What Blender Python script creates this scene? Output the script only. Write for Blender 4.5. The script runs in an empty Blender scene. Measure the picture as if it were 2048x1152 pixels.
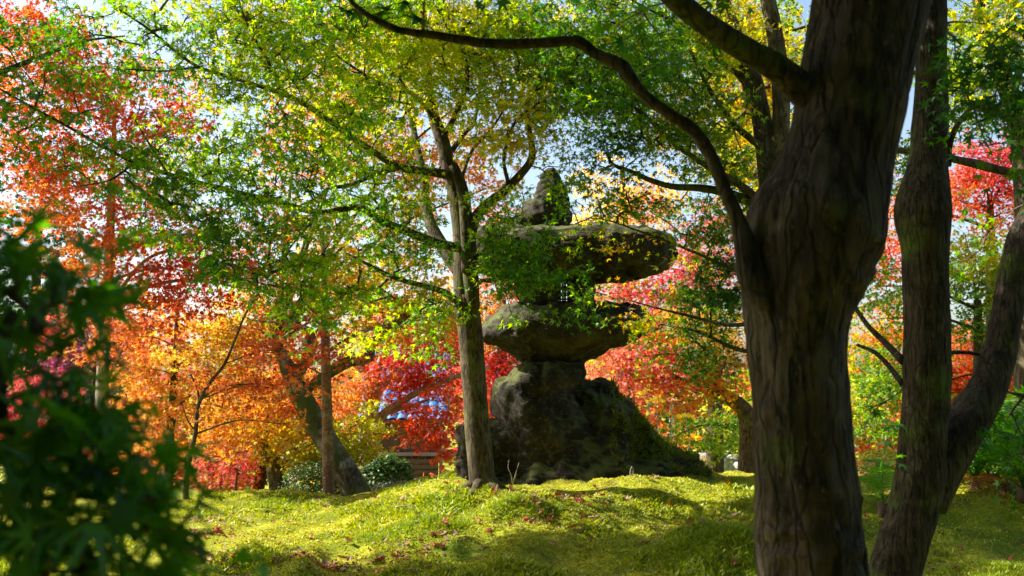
import bpy, math, random
import numpy as np
from mathutils import Vector, Matrix

random.seed(7)
rng = np.random.default_rng(11)
S = bpy.context.scene
C = S.collection
PI = math.pi

# ------------------------------------------------------------------ camera
CAM_H, FPX, HZN = 1.45, 1991.0, 760.0          # 2048-wide pixel space
PITCH = math.atan((HZN - 576) / FPX)
cd = bpy.data.cameras.new('camera'); cam = bpy.data.objects.new('camera', cd); C.objects.link(cam)
cd.sensor_width = 36; cd.lens = 35.0; cd.clip_start = 0.05; cd.clip_end = 2000
cam.location = (0, 0, CAM_H); cam.rotation_euler = (PI/2 + PITCH, 0, 0)
cd.dof.use_dof = True; cd.dof.focus_distance = 9.8; cd.dof.aperture_fstop = 4.6
S.camera = cam

# ------------------------------------------------------------------ light
SUN_EL, SUN_AZ = math.radians(40), math.radians(-76)     # azimuth clockwise from +Y
w = bpy.data.worlds.new('World'); S.world = w; w.use_nodes = True
nt = w.node_tree; bg = nt.nodes['Background']
sky = nt.nodes.new('ShaderNodeTexSky'); sky.sky_type = 'NISHITA'; sky.sun_disc = False
sky.sun_elevation = SUN_EL; sky.sun_rotation = SUN_AZ % (2*PI)
sky.air_density = 1.0; sky.dust_density = 2.5; sky.ozone_density = 1.0
nt.links.new(sky.outputs[0], bg.inputs[0]); bg.inputs[1].default_value = 0.095
sd = bpy.data.lights.new('sun', 'SUN'); sun = bpy.data.objects.new('sun', sd); C.objects.link(sun)
sd.energy = 5.0; sd.angle = math.radians(0.5); sd.color = (1.0, 0.93, 0.82)
SDIR = Vector((math.cos(SUN_EL)*math.sin(SUN_AZ), math.cos(SUN_EL)*math.cos(SUN_AZ), math.sin(SUN_EL)))
sun.rotation_euler = SDIR.to_track_quat('Z', 'Y').to_euler()
S.view_settings.view_transform = 'Standard'; S.view_settings.look = 'None'
S.view_settings.exposure = 1.55; S.view_settings.gamma = 1.0; S.view_settings.use_curve_mapping = False
S.render.engine = 'CYCLES'
cy = S.cycles
cy.max_bounces = 9; cy.diffuse_bounces = 5; cy.glossy_bounces = 2; cy.transmission_bounces = 6; cy.transparent_max_bounces = 4
cy.use_denoising = True; cy.sample_clamp_indirect = 6.0; cy.caustics_reflective = False; cy.caustics_refractive = False

# ------------------------------------------------------------------ helpers
def at(px, py, d):
    """photo pixel (2048 wide) at horizontal distance d -> world point"""
    cp, sp = math.cos(PITCH), math.sin(PITCH)
    r, u = (px - 1024) / FPX, (576 - py) / FPX
    y = cp - u*sp; z = sp + u*cp
    t = d / y
    return np.array((r*t, d, CAM_H + z*t))

def to_px(P):
    P = np.asarray(P, float).reshape(-1, 3)
    cp, sp = math.cos(PITCH), math.sin(PITCH)
    X, Y, Z = P[:, 0], P[:, 1], P[:, 2] - CAM_H
    f = Y*cp + Z*sp; u = -Y*sp + Z*cp
    f = np.where(f < .05, .05, f)
    return 1024 + FPX*X/f, 576 - FPX*u/f, f

def _h(i, j, k, s):
    n = (i*374761393 + j*668265263 + k*2147483647 + s*1274126177) & 0xffffffff
    n = ((n ^ (n >> 13)) * 1274126177) & 0xffffffff
    return ((n ^ (n >> 16)) & 0xffff) / 65535.0

def vnoise(P, sc=1.0, seed=0):
    P = np.asarray(P, float)*sc
    I = np.floor(P).astype(np.int64); f = P - I; f = f*f*(3-2*f)
    i, j, k = I[..., 0], I[..., 1], I[..., 2]
    x, y, z = f[..., 0], f[..., 1], f[..., 2]
    def c(a, b, d): return _h(i+a, j+b, k+d, seed)
    x00 = c(0,0,0)*(1-x)+c(1,0,0)*x; x10 = c(0,1,0)*(1-x)+c(1,1,0)*x
    x01 = c(0,0,1)*(1-x)+c(1,0,1)*x; x11 = c(0,1,1)*(1-x)+c(1,1,1)*x
    return (x00*(1-y)+x10*y)*(1-z) + (x01*(1-y)+x11*y)*z

def fbm(P, sc=1.0, oct=4, seed=0):
    a, t, v = 1.0, 0.0, 0.0
    for o in range(oct):
        v = v + a*vnoise(P, sc*2.03**o, seed+o*17); t += a; a *= .5
    return v/t

def ridged(P, sc=1.0, oct=4, seed=0):
    a, t, v = 1.0, 0.0, 0.0
    for o in range(oct):
        v = v + a*(1-np.abs(2*vnoise(P, sc*2.03**o, seed+o*17)-1)); t += a; a *= .5
    return v/t

def chisel(P, sc, seed=0):
    """broken-stone relief: every Worley cell is a tilted plane"""
    Q = np.asarray(P, float)*sc; I = np.floor(Q).astype(np.int64); best = np.full(len(Q), 1e9); val = np.zeros(len(Q))
    for dx in (-1, 0, 1):
        for dy in (-1, 0, 1):
            for dz in (-1, 0, 1):
                i, j, k = I[:, 0]+dx, I[:, 1]+dy, I[:, 2]+dz
                c = np.stack([i+_h(i, j, k, seed), j+_h(i, j, k, seed+1), k+_h(i, j, k, seed+2)], 1)
                v = Q-c; d = (v*v).sum(1); m = d < best
                g = np.stack([_h(i, j, k, seed+3)-.5, _h(i, j, k, seed+4)-.5, _h(i, j, k, seed+5)-.5], 1)
                h = (_h(i, j, k, seed+6)-.5)*.6+(v*g).sum(1)*1.2
                best = np.where(m, d, best); val = np.where(m, h, val)
    return val

def smooth(a, b, x):
    t = np.clip((np.asarray(x, float)-a)/(b-a), 0, 1); return t*t*(3-2*t)

def mesh_np(name, V, F, mat=None, col=None, smooth_shade=True):
    """V (n,3), F (m,k) all the same k"""
    me = bpy.data.meshes.new(name)
    V = np.ascontiguousarray(V, np.float32); F = np.ascontiguousarray(F, np.int32)
    n, m, k = len(V), len(F), F.shape[1]
    me.vertices.add(n); me.vertices.foreach_set('co', V.ravel())
    me.loops.add(m*k); me.loops.foreach_set('vertex_index', F.ravel())
    me.polygons.add(m); me.polygons.foreach_set('loop_start', np.arange(0, m*k, k, dtype=np.int32))
    me.polygons.foreach_set('use_smooth', np.full(m, smooth_shade, bool))
    if col is not None:
        a = me.attributes.new('Col', 'FLOAT_COLOR', 'POINT')
        c4 = np.ones((n, 4), np.float32); c4[:, :3] = col
        a.data.foreach_set('color', c4.ravel())
    me.update(calc_edges=True)
    if mat is not None: me.materials.append(mat)
    return me

class MB:
    """collects pieces with quads/tris into one mesh"""
    def __init__(s): s.v, s.f, s.n, s.c = [], [], 0, []
    def add(s, V, F, col=None):
        V = np.asarray(V, float); F = np.asarray(F, int)
        if F.shape[1] == 4: F = np.concatenate([F[:, [0,1,2]], F[:, [0,2,3]]])
        s.v.append(V); s.f.append(F + s.n); s.n += len(V)
        if col is not None: s.c.append(np.broadcast_to(np.asarray(col, float), (len(V), 3)))
    def box(s, c, size, rz=0, col=None):
        hx, hy, hz = [q/2 for q in size]
        V = np.array([(x, y, z) for x in (-hx, hx) for y in (-hy, hy) for z in (-hz, hz)])
        cr, sr = math.cos(rz), math.sin(rz)
        V = np.stack([V[:,0]*cr-V[:,1]*sr, V[:,0]*sr+V[:,1]*cr, V[:,2]], 1) + np.asarray(c, float)
        s.add(V, [(0,1,3,2),(4,6,7,5),(0,4,5,1),(2,3,7,6),(0,2,6,4),(1,5,7,3)], col)
    def mesh(s, name, mat, off=(0,0,0), smooth_shade=True):
        V = np.concatenate(s.v) - np.asarray(off); F = np.concatenate(s.f)
        return mesh_np(name, V, F, mat, np.concatenate(s.c) if s.c else None, smooth_shade)

def link(name, me, parent=None, kind=None):
    o = bpy.data.objects.new(name, me); C.objects.link(o)
    if parent is not None: o.parent = parent
    if kind: o['kind'] = kind
    return o

def tag(o, label, cat, group=None):
    o['label'] = label; o['category'] = cat
    if group: o['group'] = group
    return o

def thing(name, loc, label, cat, group=None):
    o = bpy.data.objects.new(name, None); C.objects.link(o)
    o.location = tuple(float(q) for q in loc); o.empty_display_size = .1
    return tag(o, label, cat, group)

def base_of(o): return np.array(o.location)

def spline(P, n):
    """Catmull-Rom through rows of P (any columns)"""
    P = np.asarray(P, float)
    if len(P) < 3:
        t = np.linspace(0, 1, n)[:, None]; return P[0]*(1-t)+P[-1]*t
    Q = np.vstack([2*P[0]-P[1], P, 2*P[-1]-P[-2]])
    T = np.linspace(0, len(P)-1-1e-9, n); out = []
    for t in T:
        i = int(t); f = t-i
        a, b, c, d = Q[i], Q[i+1], Q[i+2], Q[i+3]
        out.append(.5*((2*b)+(-a+c)*f+(2*a-5*b+4*c-d)*f*f+(-a+3*b-3*c+d)*f**3))
    return np.array(out)

def tube(P, R, sides=8, amp=0, nsc=6, seed=0, cap=True, ridge=0, wrinkle=0):
    P = np.asarray(P, float); R = np.asarray(R, float); n = len(P)
    T = np.gradient(P, axis=0); T /= np.linalg.norm(T, axis=1, keepdims=True)+1e-9
    ref = np.array((1., 0, 0)) if abs(T[0][0]) < .9 else np.array((0, 1., 0))
    N = np.zeros_like(P); u = ref - T[0]*ref.dot(T[0]); u /= np.linalg.norm(u)
    for i in range(n):
        u = u - T[i]*u.dot(T[i]); u /= np.linalg.norm(u)+1e-9; N[i] = u
    B = np.cross(T, N)
    a = np.arange(sides)*2*PI/sides
    D = N[:, None]*np.cos(a)[None, :, None] + B[:, None]*np.sin(a)[None, :, None]
    rr = np.repeat(R[:, None], sides, 1)
    if amp:
        Q = P[:, None] + D*rr[..., None]
        rr = rr*(1 + amp*(fbm(Q, nsc, 3, seed)-.5)*2)
        if ridge:
            L = np.concatenate([[0], np.cumsum(np.linalg.norm(np.diff(P, axis=0), axis=1))])
            k = np.stack([np.cos(a)[None]*5+0*L[:, None], np.sin(a)[None]*5+0*L[:, None], 0*a[None]+L[:, None]*3.0], -1)
            rr = rr + ridge*(ridged(k, 1.3, 3, seed+5)-.6)
            k2 = np.stack([np.cos(a)[None]*1.3+0*L[:, None], np.sin(a)[None]*1.3+0*L[:, None], 0*a[None]+L[:, None]*(16 if wrinkle else 9)], -1)
            rr = rr + ridge*(1.6*wrinkle+.25)*(ridged(k2, 1.0, 3, seed+25)-.6)*smooth(.45, .6, fbm(Q, 2.2, 2, seed+31))
    V = (P[:, None] + D*rr[..., None]).reshape(-1, 3)
    i, j = np.meshgrid(np.arange(n-1), np.arange(sides), indexing='ij')
    k = (j+1) % sides
    F = np.stack([i*sides+j, i*sides+k, (i+1)*sides+k, (i+1)*sides+j], -1).reshape(-1, 4)
    F = np.concatenate([F[:, [0,1,2]], F[:, [0,2,3]]])
    if cap:
        V = np.vstack([V, P[:1], P[-1:]]); c0, c1 = n*sides, n*sides+1
        jj = np.arange(sides); kk = (jj+1) % sides
        F = np.concatenate([F, np.stack([0*jj+c0, kk, jj], 1), np.stack([0*jj+c1, (n-1)*sides+jj, (n-1)*sides+kk], 1)])
    return V, F

def tubes(P, R, sides=3):
    """many thin tubes at once: P (n,k,3), R (n,k)"""
    n, k = R.shape
    T = np.gradient(P, axis=1) if k > 1 else P; T /= np.linalg.norm(T, axis=2, keepdims=True)+1e-9
    ref = np.where(np.abs(T[..., 2:3]) > .9, np.array((1., 0, 0)), np.array((0, 0, 1.)))
    A = np.cross(T, ref); A /= np.linalg.norm(A, axis=2, keepdims=True)+1e-9; B = np.cross(T, A)
    a = np.arange(sides)*2*PI/sides
    V = P[:, :, None] + R[:, :, None, None]*(A[:, :, None]*np.cos(a)[:, None] + B[:, :, None]*np.sin(a)[:, None])
    i, j = np.meshgrid(np.arange(k-1), np.arange(sides), indexing='ij'); jj = (j+1) % sides
    F = np.stack([i*sides+j, i*sides+jj, (i+1)*sides+jj, (i+1)*sides+j], -1).reshape(-1, 4)
    F = np.concatenate([F[:, [0,1,2]], F[:, [0,2,3]]])
    FF = (F[None]+(np.arange(n)*k*sides)[:, None, None]).reshape(-1, 3)
    return V.reshape(-1, 3), FF

# ------------------------------------------------------------------ materials
def newmat(name):
    m = bpy.data.materials.new(name); m.use_nodes = True
    m.node_tree.nodes.clear(); return m, m.node_tree
def N(t, ty, **kw):
    n = t.nodes.new(ty)
    for k, v in kw.items(): setattr(n, k, v)
    return n
def ramp(t, fac, stops):
    r = N(t, 'ShaderNodeValToRGB'); e = r.color_ramp.elements
    while len(e) < len(stops): e.new(.5)
    for q, (p, c) in zip(e, stops):
        q.position = p; q.color = tuple(c)+(1,) if len(c) == 3 else c
    t.links.new(fac, r.inputs[0]); return r.outputs[0]
def noise_n(t, vec, sc, det=4, rough=.55):
    n = N(t, 'ShaderNodeTexNoise'); n.inputs['Scale'].default_value = sc
    n.inputs['Detail'].default_value = det; n.inputs['Roughness'].default_value = rough
    t.links.new(vec, n.inputs['Vector']); return n.outputs['Fac']
def mixc(t, fac, a, b, mode='MIX'):
    m = N(t, 'ShaderNodeMix', data_type='RGBA', blend_type=mode)
    for s, v in ((0, fac), (6, a), (7, b)):
        if hasattr(v, 'default_value') or hasattr(v, 'is_linked'): t.links.new(v, m.inputs[s])
        elif s == 0: m.inputs[s].default_value = v
        else: m.inputs[s].default_value = tuple(v)+(1,)
    return m.outputs[2]
def mapped(t, scale=(1,1,1)):
    tc = N(t, 'ShaderNodeTexCoord'); mp = N(t, 'ShaderNodeMapping')
    mp.inputs['Scale'].default_value = scale
    t.links.new(tc.outputs['Object'], mp.inputs['Vector']); return mp.outputs[0]
def finish(t, col, rough=.8, bump=None, bstr=.5, bdist=.02, spec=.3):
    b = N(t, 'ShaderNodeBsdfPrincipled'); o = N(t, 'ShaderNodeOutputMaterial')
    if hasattr(col, 'is_linked'): t.links.new(col, b.inputs['Base Color'])
    else: b.inputs['Base Color'].default_value = tuple(col)+(1,)
    if hasattr(rough, 'is_linked'): t.links.new(rough, b.inputs['Roughness'])
    else: b.inputs['Roughness'].default_value = rough
    b.inputs['Specular IOR Level'].default_value = spec
    if bump is not None:
        bp = N(t, 'ShaderNodeBump'); bp.inputs['Strength'].default_value = bstr; bp.inputs['Distance'].default_value = bdist
        t.links.new(bump, bp.inputs['Height']); t.links.new(bp.outputs[0], b.inputs['Normal'])
    t.links.new(b.outputs[0], o.inputs[0]); return b

def leaf_material(name='leaf', trans=.62, gloss=.025, rough=.5, tval=1.6):
    m, t = newmat(name)
    a = N(t, 'ShaderNodeAttribute', attribute_name='Col')
    hs = N(t, 'ShaderNodeHueSaturation'); hs.inputs['Saturation'].default_value = 1.08; hs.inputs['Value'].default_value = tval
    t.links.new(a.outputs['Color'], hs.inputs['Color'])
    d = N(t, 'ShaderNodeBsdfDiffuse'); tr = N(t, 'ShaderNodeBsdfTranslucent'); g = N(t, 'ShaderNodeBsdfGlossy')
    g.inputs['Roughness'].default_value = rough; g.inputs['Color'].default_value = (1, 1, 1, 1)
    t.links.new(a.outputs['Color'], d.inputs['Color']); t.links.new(hs.outputs[0], tr.inputs['Color'])
    m1 = N(t, 'ShaderNodeMixShader'); m1.inputs[0].default_value = trans
    t.links.new(d.outputs[0], m1.inputs[1]); t.links.new(tr.outputs[0], m1.inputs[2])
    m2 = N(t, 'ShaderNodeMixShader'); m2.inputs[0].default_value = gloss
    t.links.new(m1.outputs[0], m2.inputs[1]); t.links.new(g.outputs[0], m2.inputs[2])
    o = N(t, 'ShaderNodeOutputMaterial'); t.links.new(m2.outputs[0], o.inputs[0])
    return m

def bark_material(name, dark, light, patch, moss=0.0, sc=1.0, zs=.22, bstr=.6, lich=.5, crack=0):
    m, t = newmat(name)
    v = mapped(t, (1, 1, zs)); v2 = mapped(t, (1, 1, 1))
    n1 = noise_n(t, v, 26*sc, 6, .65); n2 = noise_n(t, v2, 5*sc, 4, .6); n3 = noise_n(t, v, 44*sc, 5, .65)
    c = ramp(t, n1, [(.3, dark), (.68, light)])
    c = mixc(t, ramp(t, n2, [(.5, (0,0,0)), (.62, (lich,)*3)]), c, patch)
    sp = ramp(t, n3, [(.52, (0,0,0)), (.60, (.8,)*3)])
    c = mixc(t, sp, c, tuple(q*.4 for q in dark))
    sp2 = ramp(t, noise_n(t, mapped(t, (1, 1, .45)), 34*sc, 5, .7), [(.60, (0,0,0)), (.70, (.75,)*3)])
    c = mixc(t, sp2, c, patch)
    if moss:
        nm = noise_n(t, v2, 3.1*sc, 5, .6)
        c = mixc(t, ramp(t, nm, [(.62-.3*moss, (0,0,0)), (.75-.25*moss, (.85,)*3)]), c, (.07, .10, .012))
    h = n1
    if crack:
        wv_ = N(t, 'ShaderNodeVectorMath', operation='MULTIPLY_ADD'); nn = N(t, 'ShaderNodeTexNoise'); nn.inputs['Scale'].default_value = 9; t.links.new(v2, nn.inputs['Vector'])
        t.links.new(nn.outputs['Color'], wv_.inputs[0]); wv_.inputs[1].default_value = (.06, .06, .03); t.links.new(v, wv_.inputs[2])
        vo = N(t, 'ShaderNodeTexVoronoi', feature='DISTANCE_TO_EDGE'); vo.inputs['Scale'].default_value = crack; t.links.new(wv_.outputs[0], vo.inputs['Vector'])
        e = ramp(t, vo.outputs['Distance'], [(.0, (.55,.55,.55)), (.10, (1,1,1))])
        c = mixc(t, e, tuple(q*.5 for q in dark), c)
        ad = N(t, 'ShaderNodeMath', operation='MULTIPLY_ADD'); t.links.new(e, ad.inputs[0]); ad.inputs[1].default_value = .5; t.links.new(n1, ad.inputs[2]); h = ad.outputs[0]
    finish(t, c, .88, h, bstr, .035, .2)
    return m

M = {}
M['leaf'] = leaf_material('leaf')
M['leaf_thick'] = leaf_material('thick_leaf', .4, .035, .4, 1.4)
M['leaf_dry'] = leaf_material('dry_leaf', .2, .04, .5, 1.2)
M['bark'] = bark_material('maple_bark', (.018,.013,.007), (.115,.086,.048), (.17,.14,.08), .25, 1.0, .25, .5)
M['bark_near'] = bark_material('old_maple_bark', (.008,.0055,.0035), (.062,.044,.030), (.14,.11,.09), .14, .8, .2, 1.0, .35, 17)
M['bark_right'] = bark_material('ridged_bark', (.007,.005,.003), (.062,.046,.030), (.11,.09,.06), .32, 1.3, .14, 1.0, .5, 24)
M['bark_pale'] = bark_material('pale_bark', (.20,.16,.12), (.46,.40,.33), (.5,.47,.42), 0, 1, .3, .3)
M['bark_red'] = bark_material('reddish_bark', (.13,.06,.04), (.34,.20,.15), (.5,.44,.40), 0, 1, 2.2, .3, .4)
M['bark_moss'] = bark_material('mossy_bark', (.03,.024,.016), (.13,.11,.075), (.34,.32,.30), .6, .9, .3, .7, .8)
M['twig'] = bark_material('twig_bark', (.05,.035,.025), (.13,.09,.06), (.16,.13,.1), 0, 1, .4, .2)

def stone_material(name='weathered_stone', k=1.0, mo=0.0):
    m, t = newmat(name)
    v = mapped(t)
    n1 = noise_n(t, v, 3.2, 8, .62); n2 = noise_n(t, v, 14, 6, .65); n3 = noise_n(t, v, 55, 4, .6)
    c = ramp(t, n1, [(.32, tuple(q*k for q in (.020,.015,.009))), (.5, tuple(q*k for q in (.058,.046,.030))), (.68, tuple(q*k for q in (.17,.145,.11)))])
    c = mixc(t, ramp(t, n2, [(.52, (0,0,0)), (.64, (.55,)*3)]), c, (.085,.075,.05))
    c = mixc(t, ramp(t, n3, [(.62, (0,0,0)), (.72, (.5,)*3)]), c, (.28,.27,.23))
    g = N(t, 'ShaderNodeNewGeometry'); sx = N(t, 'ShaderNodeSeparateXYZ'); t.links.new(g.outputs['Normal'], sx.inputs[0])
    ad = N(t, 'ShaderNodeMath', operation='MULTIPLY_ADD'); t.links.new(sx.outputs['Z'], ad.inputs[0]); ad.inputs[1].default_value = .35
    t.links.new(n1, ad.inputs[2])
    c = mixc(t, ramp(t, ad.outputs[0], [(.70-mo, (0,0,0)), (.86-mo, (.7,)*3)]), c, (.085,.10,.02))
    hh = N(t, 'ShaderNodeMath', operation='ADD'); t.links.new(n2, hh.inputs[0]); t.links.new(n3, hh.inputs[1])
    finish(t, c, .9, hh.outputs[0], .7, .015, .25)
    return m
M['stone'] = stone_material('weathered_stone', .44)
M['stone_shaded'] = stone_material('shaded_mossy_stone', .25, .08)  # mossier copy of the stone, darkened to stand in for shade

def moss_ground():
    m, t = newmat('moss_ground')
    v = mapped(t)
    n1 = noise_n(t, v, 1.1, 5, .6); n2 = noise_n(t, v, 40, 5, .7); n3 = noise_n(t, v, 5, 4, .6)
    c = ramp(t, n1, [(.36, (.12,.18,.012)), (.5, (.33,.35,.02)), (.64, (.46,.42,.045))])
    c = mixc(t, ramp(t, n3, [(.55, (0,0,0)), (.66, (.8,)*3)]), c, (.12,.075,.03))
    c = mixc(t, ramp(t, n2, [(.35, (.7,)*3), (.6, (0,0,0))]), c, (.05,.075,.008))
    finish(t, c, .95, n2, .9, .02, .1)
    return m
M['ground'] = moss_ground()
M['moss'] = leaf_material('moss_tuft', .35, .03, .5, 1.4)

def simple(name, a, b, sc=8, zs=1, rough=.8, bstr=.3, spec=.3, stretch=None):
    m, t = newmat(name); v = mapped(t, stretch or (1, 1, zs)); n = noise_n(t, v, sc, 5, .6)
    finish(t, ramp(t, n, [(.3, a), (.7, b)]), rough, n, bstr, .01, spec); return m
M['wood'] = simple('dark_wood', (.06,.032,.02), (.13,.075,.05), 12, 1, .7, .3, .3, (.3,1,6))
M['wood_grey'] = simple('grey_wood', (.19,.15,.14), (.34,.28,.27), 10, 1, .8, .3, .3, (.3,1,6))
M['tile'] = simple('sky_tinted_tile', (.03,.12,.30), (.06,.19,.42), 6, 1, .3, .1, .6)  # blue is the reflected sky, put into the tile colour
M['paint'] = simple('pale_paint', (.42,.46,.42), (.58,.61,.56), 9)
M['peg'] = simple('pinkish_metal', (.34,.27,.25), (.5,.42,.38), 30)
M['rock'] = simple('pond_rock', (.16,.14,.12), (.42,.39,.34), 5, 1, .9, .7)
def water_mat():
    m, t = newmat('pond_water'); v = mapped(t); n = noise_n(t, v, 3, 3)
    finish(t, (.03,.055,.03), .06, n, .08, .02, .5); return m
M['water'] = water_mat()

# ------------------------------------------------------------------ ground
def ground_h(x, y):
    x = np.asarray(x, float); y = np.asarray(y, float)
    ridge = .11 + .29*smooth(-2.0, -.35, x) + .03*smooth(2, 5, x)
    up = smooth(5.8, 9.5, y); down = smooth(10.9, 13.2, y)
    h = ridge*up*(1-down)
    h = h - (.105-.037*smooth(.8, 4.0, x))*np.clip(y-12.4, 0, 17.5)
    P = np.stack([x, y, 0*x], -1)
    near = 1-smooth(14, 22, y)
    Q = np.stack([x, y], -1)*2.6 + .5*np.stack([fbm(P, 2.2, 2, 81)-.5, fbm(P, 2.2, 2, 82)-.5], -1)
    I = np.floor(Q).astype(np.int64); f1 = np.full(x.shape, 9.0)
    for a in (-1, 0, 1):
        for b in (-1, 0, 1):
            i, j = I[..., 0]+a, I[..., 1]+b; k = 0*i
            f1 = np.minimum(f1, (Q[..., 0]-i-_h(i, j, k, 5))**2+(Q[..., 1]-j-_h(i, j, k, 6))**2)
    h = h + near*.075*smooth(.40, .62, fbm(P, 1.1, 2, 83))*np.clip(1-1.7*f1, 0, 1)
    h = h + near*((fbm(P, .9, 3, 3)-.5)*.16 + (fbm(P, 3.0, 3, 9)-.5)*.13)
    for cx, cy, a, r in ((1.45, 7.15, .30, .55), (-.75, 8.05, .10, .55), (.15, 8.35, .07, .5), (-1.9, 8.0, .06, .6),
                         (3.2, 6.6, .16, .6), (-.3, 9.25, .05, .4), (1.1, 9.5, .06, .5), (-3.3, 8.6, .12, .7), (4.3, 8.2, .1, .7)):
        h = h + a*np.exp(-(((x-cx)/r)**2 + ((y-cy)/(r*.8))**2))
    pond = smooth(3.6, 5.0, x)*(1-smooth(10.5, 12.5, x))*smooth(24, 27.5, y)*(1-smooth(35.5, 37.2, y))
    return h - .75*pond
def graded(lo, hi, fine0, fine1, step, far):
    a = list(np.arange(fine0, fine1+1e-6, step)); s = step; q = fine0
    while q > lo: s *= far; q -= s; a.insert(0, q)
    s = step; q = fine1
    while q < hi: s *= far; q += s; a.append(q)
    return np.array(a)
gx = graded(-400, 400, -4.0, 5.0, .055, 1.18); gy = graded(-60, 900, 5.6, 11.4, .05, 1.15)
X, Y = np.meshgrid(gx, gy); Z = ground_h(X, Y)
nx, ny = len(gx), len(gy)
ii, jj = np.meshgrid(np.arange(ny-1), np.arange(nx-1), indexing='ij')
F = np.stack([ii*nx+jj, ii*nx+jj+1, (ii+1)*nx+jj+1, (ii+1)*nx+jj], -1).reshape(-1, 4)
o = link('ground', mesh_np('ground', np.stack([X, Y, Z], -1).reshape(-1, 3), F, M['ground']), None, 'structure')
o['label'] = 'mossy garden ground with low hummocks'
def gz(x, y): return float(ground_h(np.array([x]), np.array([y]))[0])

wv = []
for k in range(48):
    a = k*2*PI/48; wv.append((7.9+4.6*math.cos(a)*(1+.06*math.sin(3*a)), 31.5+5.3*math.sin(a), -1.32))
wv = np.array(wv+[(7.9, 31.5, -1.32)])
o = link('water', mesh_np('water', wv, [(i, (i+1) % 48, 48) for i in range(48)], M['water']), None, 'structure')
o['label'] = 'still green garden pond behind the mossy bank'

# moss tufts: hair-moss blades standing on the sheet
def moss_patch(n, xr, yr, hgt, seed, test=None):
    r = np.random.default_rng(seed)
    x = r.uniform(*xr, n); y = r.uniform(*yr, n)
    px, py, f = to_px(np.stack([x, y, ground_h(x, y)], 1))
    k = (px > -80) & (px < 2130) & (py < 1230)
    x, y = x[k], y[k]
    P0 = np.stack([x, y, 0*x], 1)
    pat = fbm(P0, 1.6, 3, 31); dens = fbm(P0, 4.0, 2, 47)
    k = dens + r.uniform(-.25, .25, len(x)) > .36
    x, y, pat = x[k], y[k], pat[k]; n = len(x)
    P = np.stack([x, y, ground_h(x, y)-.004], 1)
    hh = hgt*(.45+.75*smooth(.45, .65, pat))*r.uniform(.5, 1.4, n)
    a = r.uniform(0, 2*PI, n); wdt = .004+.004*r.random(n)+hh*.16
    side = np.stack([np.cos(a), np.sin(a), 0*a], 1)*wdt[:, None]
    lean = np.stack([r.normal(0, .8, n), r.normal(0, .8, n), np.ones(n)], 1)*hh[:, None]
    V = np.stack([P-side, P+side, P+lean], 1).reshape(-1, 3)
    F = np.arange(3*n).reshape(-1, 3)
    q = np.clip(pat*1.7-.4+r.normal(0, .18, n), 0, 1)[:, None]
    col = np.array((.48, .44, .026))*(1-q) + np.array((.24, .32, .012))*q
    bri = r.uniform(.55, 1.35, n)[:, None]
    return V, F, np.repeat(col*bri, 3, 0)
mb = MB()
for args in ((210000, (-4.6, 5.6), (5.6, 11.8), .026, 5), (60000, (-2.2, 2.6), (6.0, 9.6), .032, 6)):
    V, F, c = moss_patch(*args); mb.add(V, F, c)
# taller cushions on the hummocks
r = np.random.default_rng(77)
for cx, cy, rad, n in ((1.45, 7.1, .62, 16000), (-.75, 8.0, .55, 7000), (.1, 8.3, .45, 5000), (3.2, 6.6, .6, 8000), (-.3, 9.2, .5, 5000)):
    a = r.uniform(0, 2*PI, n); q = np.sqrt(r.random(n))*rad*(1+.25*np.sin(3*a))
    x = cx+q*np.cos(a); y = cy+q*.8*np.sin(a)
    P = np.stack([x, y, ground_h(x, y)-.004], 1); hh = r.uniform(.012, .042, n)*(1-.5*(q/rad)**2)
    b = r.uniform(0, 2*PI, n); side = np.stack([np.cos(b), np.sin(b), 0*b], 1)*(.004+.06*hh)[:, None]
    tip = P+np.stack([r.normal(0, .6, n), r.normal(0, .6, n), np.ones(n)], 1)*hh[:, None]
    col = np.array((.17, .27, .010))[None]*r.uniform(.7, 1.4, n)[:, None]+np.array((.08, .03, 0))*r.random(n)[:, None]
    mb.add(np.stack([P-side, P+side, tip], 1).reshape(-1, 3), np.arange(3*n).reshape(-1, 3), np.repeat(col, 3, 0))
o = link('moss', mb.mesh('moss', M['moss'], smooth_shade=False), None, 'stuff'); tag(o, 'bright yellow green hair moss covering the ground', 'moss')

# ------------------------------------------------------------------ leaves
def maple_template(angs, lens, notch, droop=.22):
    """fan of lobes; y = towards the tip of the middle lobe"""
    pts = [(0, -.04)]
    n = len(angs)
    for i in range(n):
        a = math.radians(angs[i]); pts.append((math.sin(a)*lens[i], math.cos(a)*lens[i]))
        if i < n-1:
            b = math.radians((angs[i]+angs[i+1])/2); q = notch*min(1, .55+.45*min(lens[i], lens[i+1]))
            pts.append((math.sin(b)*q, math.cos(b)*q))
    V = [(x, y, (.04 if k % 2 == 0 else 0)-droop*(x*x+y*y)) for k, (x, y) in enumerate(pts)]
    m = len(pts); nt_ = list(range(2, m-1, 2)); core = [0]+nt_          # base + notches
    F = [(nt_[i-1] if i else 0, nt_[i] if i < n-1 else 0, 1+2*i) for i in range(n)]
    F += [(core[0], core[i+1], core[i]) for i in range(1, len(core)-1)]
    return np.array(V), np.array(F)
LEAF7 = maple_template([-128, -84, -42, 0, 42, 84, 128], [.40, .78, .95, 1.0, .95, .78, .40], .36)
SPIKY7 = maple_template([-128, -84, -42, 0, 42, 84, 128], [.45, .85, 1.05, 1.15, 1.05, .85, .45], .27)
LEAF5 = maple_template([-112, -58, 0, 58, 112], [.55, .9, 1.0, .9, .55], .34)
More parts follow.
